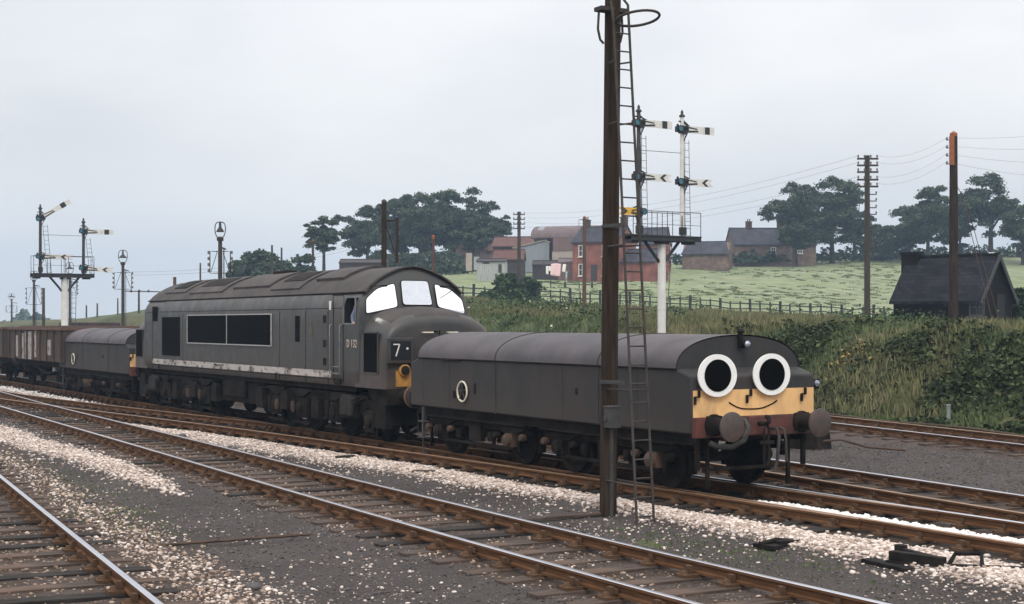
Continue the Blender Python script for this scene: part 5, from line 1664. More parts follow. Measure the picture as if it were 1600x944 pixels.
def window(parent, x, y, z, w, h, axis='y', s=-1, frame='frame_white', sill=True):
    """flat window on a wall facing s along the axis"""
    def bx(c, sz):
        return (c, sz) if axis == 'y' else ((c[1], c[0], c[2]), (sz[1], sz[0], sz[2]))
    cx, cy = (x, y) if axis == 'y' else (y, x)
    f = MB()
    for q in (-1, 1):
        f.box(*bx((cx + q*(w/2), cy + s*.04, z), (.09, .10, h + .09)))
        f.box(*bx((cx, cy + s*.04, z + q*h/2), (w + .09, .10, .09)))
    f.box(*bx((cx, cy + s*.03, z), (w, .05, .05))); f.box(*bx((cx, cy + s*.03, z), (.05, .05, h)))
    if sill: f.box(*bx((cx, cy + s*.09, z - h/2 - .09), (w + .3, .2, .10)))
    o = f.build('window', M[frame], parent)
    g = MB(); g.box(*bx((cx, cy + s*.012, z), (w, .02, h))); g.build('pane', M['side_glass'], o)
    return o
def chimney(parent, x, y, z0, z1, w=.6, d=.5, mat='chimney', pots=1):
    c = MB(); c.box((x, y, (z0 + z1)/2), (w, d, z1 - z0)); c.box((x, y, z1 - .06), (w + .12, d + .12, .14))
    o = c.build('chimney', M[mat], parent)
    for i in range(pots):
        p = MB(); p.lathe((x + (i - (pots - 1)/2)*.3, y, z1), [(.11, 0), (.09, .35), (.11, .40)], n=10); p.build('chimney_pot', M['pot'], o)
    return o
def building(name, label, cat, u, d, v_base, rot, group=None):
    x, y = W(u, d)
    return thing(name, label, cat, (x, y, Z(v_base, d)), VIEW_ROT + rot, group), (x, y)

# farmhouse of red brick
dF = 190; k = dF/FPX
t, _ = building('farmhouse', 'two storey red brick farmhouse with slate roof beside the washing line', 'house', 965, dF, 437, -rad(30))
Lh, Wh = 6.6, 5.6
gable(t, -Lh, 0, 0, Wh, 5.0, 7.0, M['brick'], M['slate'])
window(t, -5.15, 0, 3.85, .95, 1.45); window(t, -5.15, 0, 1.35, .95, 1.5); window(t, -1.7, 0, 3.85, .95, 1.45); window(t, -1.7, 0, 1.35, .95, 1.5)
dr = MB(); dr.box((-3.4, -.02, .95), (.9, .08, 2.1)); dr.build('door', M['dark_boards'], t)
window(t, 0, 2.8, 1.2, 1.0, 1.2, axis='x', s=1)
chimney(t, -5.9, Wh/2, 6.4, 8.1, .7, .9, pots=2); chimney(t, -.4, Wh/2, 6.4, 8.3, .7, .9, pots=2)
gable(t, .05, 4.9, 1.0, 5.2, 2.35, 3.9, M['brick'], M['slate'], name='outhouse_wall')
# outhouse roofs behind it
t, _ = building('outbuilding', 'dark slate roofed outbuilding behind the farmhouse, over the signal platform', 'outbuilding', 1030, 215, 425, -rad(16))
gable(t, -2.8, .9, 0, 4.5, 4.2, 6.5, M['brick'], M['slate'])
# dutch barn with curved roof
dB = 215
t, _ = building('dutch_barn', 'long barn with curved rusty purple roof and corrugated walls', 'barn', 832, dB, 424, -rad(18))
Lb, Wb = 11.0, 7.5
n = 14
arcp = [(Wb/2 - Wb/2*math.cos(math.pi*(.5 - .5*1) + math.pi*i/n), 4.9 + 1.9*math.sin(math.pi*i/n)) for i in range(n + 1)]
r = MB(); inn = [(Wb/2 + (p[0] - Wb/2)*.98, p[1] - .1) for p in reversed(arcp)]
r.prism(arcp + inn, 'X', -.3, Lb); r.build('roof', M['barn_roof'], t, smooth=30)
pt = MB()
pt.prism([(p[0], p[1] + .02) for p in arcp[3:7]] + [(p[0], p[1] - .02) for p in reversed(arcp[3:7])], 'X', .5, 1.4)
pt.build('roof_patch', M['corr_grey'], t)
w = MB(); w.prism([(.12, 0)] + [(Wb/2 + (p[0] - Wb/2)*.96, p[1] - .12) for p in arcp] + [(Wb - .12, 0)], 'X', 0, .1); w.build('end_wall', M['render'], t)
w = MB(); w.box((Lb/2 + 1.5, .08, 3.9), (Lb - 3.2, .1, 2.1)); w.build('corrugated_wall', M['corr_brown'], t)
w = MB(); w.box((4.7, .06, 2.15), (3.4, .12, 1.35)); w.build('cream_wall', M['render'], t)
w = MB(); w.box((8.4, .9, 1.5), (4.0, .2, 3.2)); w.build('opening_shade_panel', M['dark_hole'], t)  # dark sheet standing in for the shade inside the barn
w = MB(); w.box((Lb/2, Wb - .1, 2.5), (Lb, .1, 5)); w.build('back_wall', M['corr_brown'], t)
w = MB(); w.box((8.6, .05, .7), (3.6, .1, 1.5)); w.build('low_wall', M['corr_brown'], t)
# blue-grey lean-to in front of it
t, _ = building('lean_to', 'pale blue grey corrugated lean-to against the curved roof barn', 'shed', 802, 206, 426, -rad(14))
w = MB(); w.prism([(0, 0), (4.4, 0), (4.4, 4.35), (0, 3.4)], 'Y', 0, 3.5); w.build('wall', M['corr_grey'], t)
r = MB(); r.prism([(-.15, 3.40), (4.5, 4.40), (4.5, 4.52), (-.15, 3.52)], 'Y', -.2, 3.7); r.build('roof', M['render'], t)
w = MB(); w.box((-.0, 1.6, 1.2), (.08, 1.4, 2.2)); w.build('door', M['dark_boards'], t)
# red tiled barn half behind the trees
t, _ = building('barn', 'open fronted dark barn with red tiled roof between trees and lean-to', 'barn', 780, 226, 422, -rad(10))
gable(t, -1, 5.6, 0, 5, 3.7, 5.1, M['dark_boards'], M['redtile'], over=.3)
op = MB(); op.box((2.6, -.03, 1.9), (5.2, .1, 2.9)); op.build('opening_shade_panel', M['dark_hole'], t)  # flat dark slab on the wall; shade of the open front painted
t, _ = building('barn', 'red roofed gable end half hidden among the tree trunks', 'barn', 752, 236, 420, rad(55))
gable(t, -3, 3, -2, 3, 3.0, 5.0, M['corr_brown'], M['redtile'], over=.3)
# low sheds in the farmyard
t, _ = building('shed', 'weathered white boarded shed with uneven planks in front of the trees', 'shed', 745, 188, 427, -rad(6))
gable(t, 0, 3.7, 0, 2.4, 1.45, 1.75, M['shed'], M['dark_boards'], over=.15)
dr = MB(); dr.box((3.0, -.03, .6), (.42, .06, 1.1)); dr.build('door', M['dark_boards'], t)
pg = MB(); pg.box((1.2, -.03, 1.30), (.8, .06, .16)); pg.build('gap', M['dark_hole'], t)
t, _ = building('shed', 'low dark shed with reddish roof right of the white boarded shed', 'shed', 771, 196, 425, -rad(6))
gable(t, 0, 4.0, 0, 3, 1.7, 2.9, M['dark_boards'], M['redtile'], over=.2)
t, _ = building('shed', 'black tarred shed behind the washing line', 'shed', 832, 198, 434, -rad(8))
gable(t, 0, 4.0, 0, 2.4, 1.7, 2.2, M['dark_boards'], M['dark_boards'], over=.15)
t, _ = building('shed', 'small brown shed touching the farmhouse wall', 'shed', 872, 197, 434, -rad(8))
gable(t, 0, 2.6, 0, 2.4, 2.0, 2.5, M['corr_brown'], M['barn_roof'], over=.1)
t, _ = building('chimney_stub', 'pale broken wall end standing under the grove', 'wall', 735, 214, 418, 0)
w = MB(); w.box((-.2, 0, .8), (.9, .5, 2.6)); w.build('pier', M['render'], t); w = MB(); w.box((.9, .1, .6), (.8, .5, 1.9)); w.build('low_pier', M['shed'], t)
t['category'] = 'wall'; t.name = 'broken_wall'
# far barn with lattice roof seen over the locomotive
t, _ = building('shed', 'long flat topped dark shed over the locomotive roof, left of the grove', 'shed', 530, 170, 424, 0)
gable(t, 0, 5.5, 0, 3, .9, 1.3, M['dark_boards'], M['dark_boards'], over=.1)
# low slate barn
t, _ = building('barn', 'low barn with broad grey slate roof right of the bracket signal post', 'barn', 1066, 222, 408, -rad(14))
gable(t, 0, 7.0, 0, 5.4, 1.1, 2.9, M['stonewall'], M['slate'], over=.3, hip=.9)
# stone cottage
t, _ = building('cottage', 'brown stone cottage with slate roof and two chimneys under the right hand trees', 'cottage', 1147, 232, 407, rad(4))
gable(t, 0, 13.2, 0, 6.5, 2.55, 5.2, M['stonewall'], M['slate'], over=.25)
chimney(t, 3.1, 3.25, 4.9, 6.4, .9, .7, pots=2); chimney(t, 8.3, 3.25, 4.9, 6.5, 1.1, .7, pots=2)
window(t, 6.3, 0, 1.6, .75, .85, frame='frame_white'); window(t, 3.0, 0, 1.5, .55, .6, frame='dark_boards', sill=False); window(t, 10.6, 0, 1.6, .75, .85)

# platelayers' hut on the bank
dHt = 80
t, (hx_, hy_) = building('hut', 'sooty brick railway hut with slate roof and chimney on the bank', 'hut', 1396, dHt, 513, -rad(46))
t.location.z = gz(hx_, hy_) - .1
zt = lambda v: Z(v, dHt) - t.location.z
Lq, Wq = 5.1, 3.5
gable(t, 0, Lq, 0, Wq, zt(468), zt(404), M['hutbrick'], M['hutslate'], over=.22)
chimney(t, .15, Wq/2 - .1, zt(470), zt(393), 1.0, .55, mat='hutbrick', pots=0)
window(t, 4.95, 0, zt(481), .75, .85, frame='sig_grey')
bg = MB()
for s in (-1, 1): bg.span((Lq + .22, Wq/2, zt(404) + .02), (Lq + .22, Wq/2 + s*(Wq/2 + .24), zt(468) - .28), .05, .22)
bg.build('bargeboard', M['sig_grey'], t)
fl = MB(); fl.box((Lq - .2, Wq/2, zt(404) + .2), (.30, .34, .06)); fl.build('ridge_flashing', M['frame_white'], t)
dd = MB(); dd.box((Lq + .02, Wq*.62, 1.0), (.06, .85, 1.95)); dd.build('door', M['dark_hole'], t)

# ---- washing line
dW = 186
def Pw(u, v, d=dW): x, y = W(u, d); return Vector((x, y, Z(v, d)))
a, b = Pw(848, 410), Pw(892, 408)
t = thing('washing_line', 'washing line strung in front of the black shed', 'washing line', tuple(Pw(848, 434)))
mbl = MB()
mbl.tube([a - t.location, (a + b)/2 - t.location - Vector((0, 0, .12)), b - t.location], .02, 5); mbl.build('line', M['wire'], t)
for p, q in ((a, Pw(848, 436)), (b, Pw(892, 437))):
    mq = MB(); mq.tube([q - t.location, p - t.location], .05, 6); mq.build('prop', M['wood_grey'], t)
def cloth(name, label, u0, u1, v0, v1, mat, wob=.05, slant=0):
    c = Pw((u0 + u1)/2, v0)
    right = Vector((ST, CT, 0)); fw = Vector((-CT, ST, 0))
    w = (u1 - u0)/FPX*dW; h = (v1 - v0)/FPX*dW
    nx, nz = 12, 10
    m = MB(); V = []
    for j in range(nz + 1):
        for i in range(nx + 1):
            s = i/nx - .5; q = j/nz
            V.append(right*(s*w + slant*q*h) + fw*(wob*math.sin(s*9 + q*2)*q) - Vector((0, 0, q*h*(1 - .25*abs(s)*(1 if s < 0 else .2)) - .03*math.cos(s*6))))
    F = [(j*(nx+1) + i, j*(nx+1) + i + 1, (j+1)*(nx+1) + i + 1, (j+1)*(nx+1) + i) for j in range(nz) for i in range(nx)]
    m.add(V, F)
    o = m.build(name, M[mat], None, smooth=60, loc=c)
    sd = o.modifiers.new('thick', 'SOLIDIFY'); sd.thickness = .012
    return tag(o, label, 'laundry', 'laundry on the washing line')
cloth('bed_sheet', 'large pink sheet hanging on the washing line', 861, 876.5, 412, 432, 'pink', .1, -.06)
cloth('trousers', 'white garment pegged left of the pink sheet', 853, 857, 416, 429, 'linen'); cloth('pillowcase', 'small white cloth between the white garment and the pink sheet', 857.4, 861, 416, 424, 'linen')
cloth('towel', 'cream towel held at the right end of the washing line', 879.5, 884.5, 413, 425.5, 'linen', .04, -.12)
# person at the washing line
pj = [((0, 0, .78), (.13, .10)), ((0, 0, 1.0), (.11, .085)), ((0, 0, 1.22), (.15, .09)), ((0, 0, 1.34), (.05, .05)), ((.02, 0, 1.42), (.075, .08)), ((.02, 0, 1.52), (.085, .09)), ((.02, 0, 1.59), (.05, .05)),
      ((-.08, 0, .70), (.085, .085)), ((-.09, .02, .42), (.06, .06)), ((-.09, .03, .10), (.045, .045)), ((-.09, -.06, .03), (.04, .03)),
      ((.08, 0, .70), (.085, .085)), ((.09, .02, .42), (.06, .06)), ((.09, .03, .10), (.045, .045)), ((.09, -.06, .03), (.04, .03)),
      ((-.17, -.02, 1.25), (.05, .05)), ((-.25, -.14, 1.42), (.04, .04)), ((-.24, -.26, 1.62), (.033, .033)), ((-.24, -.29, 1.70), (.03, .02)),
      ((.17, -.02, 1.25), (.05, .05)), ((.20, -.18, 1.36), (.04, .04)), ((.12, -.30, 1.56), (.033, .033)), ((.11, -.33, 1.64), (.03, .02))]
pe = [(0,1),(1,2),(2,3),(3,4),(4,5),(5,6),(0,7),(7,8),(8,9),(9,10),(0,11),(11,12),(12,13),(13,14),(2,15),(15,16),(16,17),(17,18),(2,19),(19,20),(20,21),(21,22)]
c = Pw(885, 439)
c.z = max(c.z, gz(c.x, c.y) - .05)
wom = skin_figure('person', pj, pe, [M['pale_cloth'], M['skin'], M['hair']], tuple(c), VIEW_ROT + rad(40), sub=1)
wom.scale = (.86, .86, .86)
for p in wom.data.polygons:
    if p.center.z > 1.34 or p.center.z < .45 or (abs(p.center.x) > .19 and p.center.z > 1.3): p.material_index = 1
    if p.center.z > 1.34 and (p.center.y > .03 or p.center.z > 1.55): p.material_index = 2
tag(wom, 'person in pale blue clothes reaching up to hang washing beside the farmhouse', 'person')
# ================================================================== FENCES
def wood_fence(name, label, pts, post_h, step, big_every=3, rail_z=(.55, 1.02), r=.08, group='timber fences'):
    """pts: (u, d) along the foot of the fence"""
    P = []
    for (u0, d0_), (u1, d1_) in zip(pts[:-1], pts[1:]):
        a, b = Vector(W(u0, d0_)), Vector(W(u1, d1_))
        n = max(1, int((b - a).length/step))
        for i in range(n): P.append(a.lerp(b, i/n))
    P.append(Vector(W(*pts[-1])))
    z0 = gz(*P[0])
    t = thing(name, label, 'fence', (P[0].x, P[0].y, z0), group=group)
    G = [Vector((p.x - P[0].x, p.y - P[0].y, gz(p.x, p.y) - z0)) for p in P]
    rest = MB()
    for i, g in enumerate(G):
        big = (i % big_every == 0)
        h = post_h*(1.08 if big else .95) + rnd.uniform(-.05, .05); w = r*(2.4 if big else 1.4)
        m = MB() if big else rest
        m.box((g.x, g.y, g.z + h/2 - .2), (w, w*.9, h + .4), Matrix.Rotation(rnd.uniform(-.3, .3), 3, 'Z') @ Matrix.Rotation(rnd.uniform(-.05, .05), 3, 'Y'))
        if big: m.build('post', M['fence'], t)
    so = rest.build('stake', M['fence'], t); so['kind'] = 'stuff'
    for z in rail_z:
        m = MB()
        for a, b in zip(G[:-1], G[1:]): m.span(a + Vector((0, 0, z + rnd.uniform(-.04, .04))), b + Vector((0, 0, z + rnd.uniform(-.04, .04))), .07, .10)
        m.build('fence_rail', M['fence'], t)
    return t
wood_fence('timber_fence', 'long dark post and rail fence along the bottom of the hayfield', [(640, 139), (740, 139), (860, 138.5), (1000, 138), (1110, 137.5), (1250, 137), (1398, 136)], 1.30, .92)
wood_fence('timber_fence', 'short low fence on the green below the washing line', [(838, 172), (905, 174), (945, 176)], .75, 1.6, 2, (.55,))
# wire run along the bank foot
P = []
for a in np.arange(16, 44, 2.0):
    yb = float(smooth(T_FAR, a)) + 1.75
    P.append((-a, yb, -.08 + .03*math.sin(a)))
t = thing('point_rodding', 'low rusty rodding on stools along the foot of the bank', 'rodding', P[0])
m = MB(); m.tube([Vector(p) - Vector(P[0]) for p in P], .035, 6); m.build('rod', M['rusty'], t)
for p in P[::2]:
    s = MB(); s.box((p[0] - P[0][0], p[1] - P[0][1], -.10), (.18, .22, .16)); s.build('stool', M['under'], t)

# ================================================================== TREES AND BUSHES
def leaf_quads(C, size, n_per=1):
    """C (n,3) leaf-spray centres -> verts, faces; each spray is a bent quad pair"""
    n = len(C)
    s = size * rng.uniform(.6, 1.3, n)
    u = rng.normal(size=(n, 3)); u /= np.linalg.norm(u, axis=1, keepdims=True)
    w = rng.normal(size=(n, 3)); w -= (w*u).sum(1, keepdims=True)*u; w /= np.linalg.norm(w, axis=1, keepdims=True)
    u[:, 2] *= .7
    a = C - u*s[:, None] - w*s[:, None]*.5; b = C + u*s[:, None]*.2 - w*s[:, None]*.8
    c = C + u*s[:, None] + w*s[:, None]*.5; d = C - u*s[:, None]*.2 + w*s[:, None]*.8
    V = np.stack([a, b, c, d], 1).reshape(-1, 3)
    F = np.arange(4*n).reshape(n, 4)
    return V, F

def tree(name, label, u, d, v_top, v_base, wpx, mat='leaf_dark', seed=0, group='trees round the farm', trunk_frac=.3, dens=1.0, lean=0.0, shape='elm', sink=0.0, leaf=.18):
    r = np.random.default_rng(seed + 100)
    x, y = W(u, d)
    zb = Z(v_base, d)
    H = Z(v_top, d) - zb; Wd = wpx/FPX*d
    t = thing(name, label, 'tree' if H > 3.2 or shape == 'elm' else 'bush', (x, y, zb), VIEW_ROT, group)
    R = Wd/2
    tr = MB()
    tips = []
    th = H*trunk_frac
    if shape == 'elm':
        base_r = max(.16, H*.026)
        tr.tube([(0, 0, -1.2), (0, 0, 0), (lean*.3, 0, th*.6), (lean*.6, 0, th)], [base_r*1.4, base_r*1.2, base_r, base_r*.9], 9)
        nl = 9
        for i in range(nl):
            ang = 2*math.pi*i/nl + r.uniform(-.4, .4)
            f = r.uniform(.55, 1.0); hz = H*r.uniform(trunk_frac + .22, .97)
            rad_ = R*f*math.sqrt(max(.05, 1 - ((hz/H - .58)/.50)**2))
            e = Vector((lean + rad_*math.cos(ang), rad_*math.sin(ang), hz*.97))
            s0 = Vector((lean*.5, 0, th*r.uniform(.75, 1.2)))
            mid_ = s0.lerp(e, .5) + Vector((0, 0, H*.07)) * r.uniform(-.2, 1)
            tr.tube([s0, mid_, e], [base_r*.55, base_r*.3, base_r*.08], 6)
            tips.append(e); tips.append(mid_.lerp(e, .4) + Vector(r.normal(size=3))*R*.12)
            for k in range(6):
                b0 = s0.lerp(e, r.uniform(.45, .9))
                ee = b0 + Vector(r.normal(size=3)) * R*.30; ee.z = min(max(ee.z, H*(trunk_frac*.8)), H*.99)
                tr.tube([b0, ee], [base_r*.16, base_r*.05], 5)
                tips.append(ee)
        tips.append(Vector((lean, 0, H*.93))); tips.append(Vector((lean + R*.2, 0, H*.88))); tips.append(Vector((lean - R*.25, .1, H*.86)))
    else:
        for i in range(5):
            e = Vector((R*.7*r.uniform(-1, 1), R*.5*r.uniform(-1, 1), H*.8*r.uniform(.5, 1)))
            tr.tube([(0, 0, -.5), e*.5, e], [.07, .05, .02], 5)
        for i in range(int(16 + 8*dens)):
            ang = r.uniform(0, 2*math.pi); q = r.uniform(.1, 1)**.5; hz = r.uniform(.06, .92)
            w = R*.92*math.sqrt(max(0, 1 - (hz - .35)**2/.46))
            tips.append(Vector((w*q*math.cos(ang), w*q*math.sin(ang)*.8, H*hz)))
    tr.build('trunk', M['bark'], t, smooth=50)
    Cs = []
    for p in tips:
        big = R*r.uniform(.11, .24) if shape == 'elm' else R*r.uniform(.22, .34)
        n = int(dens*r.uniform(330, 560) * (1 if shape == 'elm' else .9))
        q = r.normal(size=(n, 3)); q /= np.linalg.norm(q, axis=1, keepdims=True)
        q *= (r.random(n)**.62 * r.choice([.9, 1.0, 1.4], n))[:, None]
        q *= np.array([big*1.35, big*1.35, big*(.62 if shape == 'elm' else .85)])
        q[:, 2] -= .12*big*(q[:, 0]**2 + q[:, 1]**2)/(big*big)
        Cs.append(q + np.array(p))
    C = np.concatenate(Cs)
    C = C[C[:, 2] > (H*trunk_frac*.62 if shape == 'elm' else -.2)]
    C = C[C[:, 2] < H*1.02]
    V, F = leaf_quads(C, leaf*d/230)
    mesh_np('crown', V, F, M[mat], t)
    return t

G1 = 'trees of the grove left of the barns'
tree('tree', 'lone tall tree with tiered crown over the locomotive, left of the grove', 506, 205, 335, 426, 50, seed=1, trunk_frac=.34, dens=.55, group='trees behind the locomotive')
for i, (u, d, vt, vb, w, lab, tf) in enumerate((
    (574, 232, 318, 424, 72, 'leftmost leaning tree of the grove with low ragged boughs', .28),
    (614, 238, 306, 424, 86, 'second tree of the grove, behind the thick braced pole', .25),
    (657, 236, 298, 423, 92, 'tall rounded tree in the middle of the grove', .22),
    (706, 240, 297, 423, 96, 'broadest and highest tree of the grove', .22),
    (738, 233, 330, 421, 52, 'lower dark tree in front of the red roofed gable', .28),
    (768, 244, 310, 421, 62, 'rightmost tree of the grove, sky showing through its crown', .30))):
    tree('tree', lab, u, d, vt, vb, w, seed=10 + i, trunk_frac=tf, dens=(.95, 1.0, 1.05, 1.2, .8, .6)[i], group=G1)
for i, (u, d, vt, w, lab) in enumerate(((405, 190, 391, 62, 'dark round tree over the locomotive roof, left of the two thin poles'), (375, 195, 407, 38, 'low bush at the left foot of the dark round tree'), (441, 196, 408, 46, 'lower round tree right of the two thin poles'), (474, 200, 394, 40, 'pale airy small tree beside the lone tall tree'))):
    tree('tree', lab, u, d, vt, 437, w, seed=30 + i, shape='bush', mat='leaf_mid' if i else 'leaf_dark', dens=(1.3, .7, 1.0, .45)[i], trunk_frac=.1, group='trees behind the locomotive', leaf=.30)
for i, (u, d, vt, w) in enumerate(((600, 226, 398, 60), (640, 224, 396, 60), (690, 224, 394, 66))):
    tree('shrub', ('dark undergrowth shrub at the left foot of the grove', 'dark undergrowth shrub in the middle under the grove', 'dark undergrowth shrub at the right foot of the grove')[i], u, d, vt, 424, w, seed=40 + i, shape='bush', dens=1.1, trunk_frac=.1, group='shrubs under the grove')
G2 = 'windswept trees right of the cottage'
tree('tree', 'windswept open tree leaning left over the cottage roof', 1243, 226, 280, 405, 78, seed=50, trunk_frac=.40, dens=.55, lean=-.5, group=G2)
tree('tree', 'tall full tree right of the cottage, beside the telegraph pole', 1300, 236, 270, 404, 100, seed=51, trunk_frac=.26, dens=1.2, group=G2)
tree('tree', 'dark tree half hidden behind the telegraph pole', 1335, 242, 300, 404, 56, seed=53, trunk_frac=.28, dens=.8, group=G2)
tree('tree', 'small drooping tree at the right end of the cottage', 1240, 222, 350, 404, 50, seed=54, trunk_frac=.3, dens=.6, group=G2)
tree('shrub', 'low dark thicket between the telegraph pole and the hut', 1378, 240, 354, 402, 64, seed=55, shape='bush', dens=1.1, trunk_frac=.1, group='shrubs along the field top')
G3 = 'trees behind the brick hut'
tree('tree', 'broad tree left of the orange board pole, behind the hut', 1450, 230, 290, 402, 88, seed=60, trunk_frac=.22, dens=1.1, group=G3)
tree('tree', 'tree crossed by the guy wires, rising highest behind the hut', 1548, 232, 265, 402, 84, seed=61, trunk_frac=.34, dens=.85, group=G3)
tree('tree', 'dark tree directly behind the orange board pole', 1500, 236, 300, 402, 60, seed=62, trunk_frac=.22, dens=1.0, group=G3)
tree('tree', 'dark tree at the right edge of the photo behind the hut', 1598, 225, 318, 402, 66, seed=63, trunk_frac=.2, dens=1.0, group=G3)
tree('tree', 'squat tree left of the broad tree behind the hut', 1422, 236, 330, 402, 46, seed=64, trunk_frac=.2, dens=.8, group=G3)
# near bushes
tree('bush', 'round hawthorn bush against the fence below the farm', 808, 131, 429, 478, 74, seed=70, shape='bush', mat='leaf_mid', dens=1.6, trunk_frac=.1, group='bushes by the line', leaf=.32)
tree('bush', 'low straggling bush left of the round hawthorn', 770, 133, 455, 477, 44, seed=71, shape='bush', mat='leaf_mid', dens=.5, trunk_frac=.1, group='bushes by the line', leaf=.32)
tree('bush', 'light green bush at the right end of the hut', 1585, 80, 452, 512, 58, seed=72, shape='bush', mat='leaf_mid', dens=1.3, trunk_frac=.1, group='bushes by the line', leaf=.36)

def hedge(label, pts, h, w, mat='leaf_hedge', dens=70, group='field hedges', leaf=.30):
    """pts (u, d, v_base)"""
    C = []
    for (u0, d0_, v0), (u1, d1_, v1) in zip(pts[:-1], pts[1:]):
        a = Vector((*W(u0, d0_), Z(v0, d0_))); b = Vector((*W(u1, d1_), Z(v1, d1_)))
        L = (b - a).length
        n = int(L*dens)
        t_ = rng.random(n)
        base = np.array(a) + (np.array(b) - np.array(a))*t_[:, None]
        hh = h*(1 + .22*np.sin(t_*L*1.3 + u0) + .18*np.sin(t_*L*3.1))
        q = rng.random(n)
        off = np.stack([rng.normal(0, w*.4, n)*np.sqrt(1 - .7*q), rng.normal(0, w*.4, n), q*hh - .15], -1)
        C.append(base + off)
    C = np.concatenate(C)
    c0 = np.array((*W(pts[0][0], pts[0][1]), Z(pts[0][2], pts[0][1])))
    V, F = leaf_quads(C - c0, leaf)
    o = mesh_np('hedge', V, F, M[mat])
    o.location = tuple(c0)
    return tag(o, label, 'hedge', group)
hedge('clipped hedge along the top of the hayfield below the slate barn and cottage', [(1050, 228, 413), (1120, 230, 410), (1200, 232, 408), (1290, 236, 406)], 1.3, 1.1)
hedge('rough hedge along the field top between cottage and hut', [(1290, 236, 406), (1380, 240, 404), (1430, 242, 403)], 1.7, 1.3)
hedge('hedge behind the hut at the right edge of the photo', [(1430, 242, 404), (1520, 242, 403), (1660, 240, 402)], 1.8, 1.3)
hedge('low scrub along the lawn edge under the grove', [(560, 226, 428), (650, 224, 427), (735, 216, 424)], 1.2, 1.2)
# far woodland on the left horizon: one indistinct mass
C = []
for u0, u1, d, h, n in ((-150, 60, 520, 4.2, 1500), (20, 75, 470, 6.5, 700), (60, 175, 560, 4.0, 1000), (150, 240, 420, 2.0, 350)):
    u = rng.uniform(u0, u1, n)
    dd_ = d + rng.uniform(-15, 15, n)
    hh = h*(.55 + .45*np.abs(np.sin(u*.13) * np.cos(u*.051 + 1)))
    lat = (u - UC)/FPX*dd_
    C.append(np.stack([-(CT*dd_ - ST*lat), ST*dd_ + CT*lat, rng.random(n)**.8*hh + .2], -1))
V, F = leaf_quads(np.concatenate(C), 1.0)
tag(mesh_np('far_woodland', V, F, M['leaf_dark']), kind='stuff')

# ================================================================== BANK PLANTS AND GRASS (uncountable)
def place_uv(n, u0, u1, d0_, d1_, pw=1.0):
    u = rng.uniform(u0, u1, n); d = d0_ + (d1_ - d0_)*rng.random(n)**pw
    lat = (u - UC)/FPX*d
    X = -(CT*d - ST*lat); Y = ST*d + CT*lat
    return X, Y, u, d
# brambles on the bank face
n = 100000
A = rng.uniform(13, 52, n); Y = bank_foot(A) + rng.uniform(-.1, 6.2, n)
X = -A
u, d = to_view(X, Y)
cl = vnoise(X, Y, 1.5, 21) + .6*vnoise(X, Y, .55, 22)
k = (u > 1130) & (u < 1750) & (cl + rng.normal(0, .55, n) > .02 + .07*(Y - bank_foot(A)) - (A < 26)*.45)
X, Y, cl, d = X[k], Y[k], cl[k], d[k]
hgt = np.clip(.12 + .34*(cl + .5), .04, .75)
z = terrain(X, Y) + rng.random(len(X))**.7 * hgt
V, F = leaf_quads(np.stack([X, Y, z], -1), .075)
tag(mesh_np('brambles', V, F, M['leaf_bank']), kind='stuff')
k = (rng.random(len(X)) < .10) & (Y < bank_foot(-X) + 1.2)
V, F = leaf_quads(np.stack([X[k], Y[k], z[k]], -1), .06)
tag(mesh_np('nettles', V, F, M['leaf_bright']), kind='stuff')
# yellow ragwort
C = []
for uc, vc, n_ in ((1313, 568, 30), (1330, 573, 36), (1375, 572, 6), (1447, 543, 8)):
    hx, hy, _, _ = hit(uc, vc + 8)
    xx = hx + rng.normal(0, .30, n_); yy_ = hy + rng.normal(0, .25, n_)
    C.append(np.stack([xx, yy_, terrain(xx, yy_) + .35 + rng.normal(0, .1, n_)], -1))
V, F = leaf_quads(np.concatenate(C), .045)
tag(mesh_np('ragwort_flowers', V, F, M['flower']), kind='stuff')

def grass(name, X, Y, h, w, mat, blades=4, sp=.10):
    n = len(X)
    Xb = np.repeat(X, blades) + rng.normal(0, sp, n*blades); Yb = np.repeat(Y, blades) + rng.normal(0, sp, n*blades)
    w = np.repeat(np.broadcast_to(w, X.shape), blades)
    H = np.repeat(h, blades) * rng.uniform(.55, 1.15, n*blades)
    zb = terrain(Xb, Yb) - .03
    ang = rng.uniform(0, 2*np.pi, n*blades); ln = rng.normal(.10, .16, n*blades)*H
    dx, dy = np.cos(ang)*w, np.sin(ang)*w
    lx, ly = rng.normal(0, .22, n*blades)*H, rng.normal(0, .22, n*blades)*H
    a = np.stack([Xb - dx, Yb - dy, zb], -1); b = np.stack([Xb + dx, Yb + dy, zb], -1)
    c = np.stack([Xb + lx*.5 + dx*.7, Yb + ly*.5 + dy*.7, zb + H*.6], -1); e = np.stack([Xb + lx, Yb + ly, zb + H], -1)
    f = np.stack([Xb + lx*.5 - dx*.7, Yb + ly*.5 - dy*.7, zb + H*.6], -1)
    V = np.stack([a, b, c, e, f], 1).reshape(-1, 3)
    F = np.arange(5*n*blades).reshape(-1, 5)
    tag(mesh_np(name, V, F, M[mat]), kind='stuff')
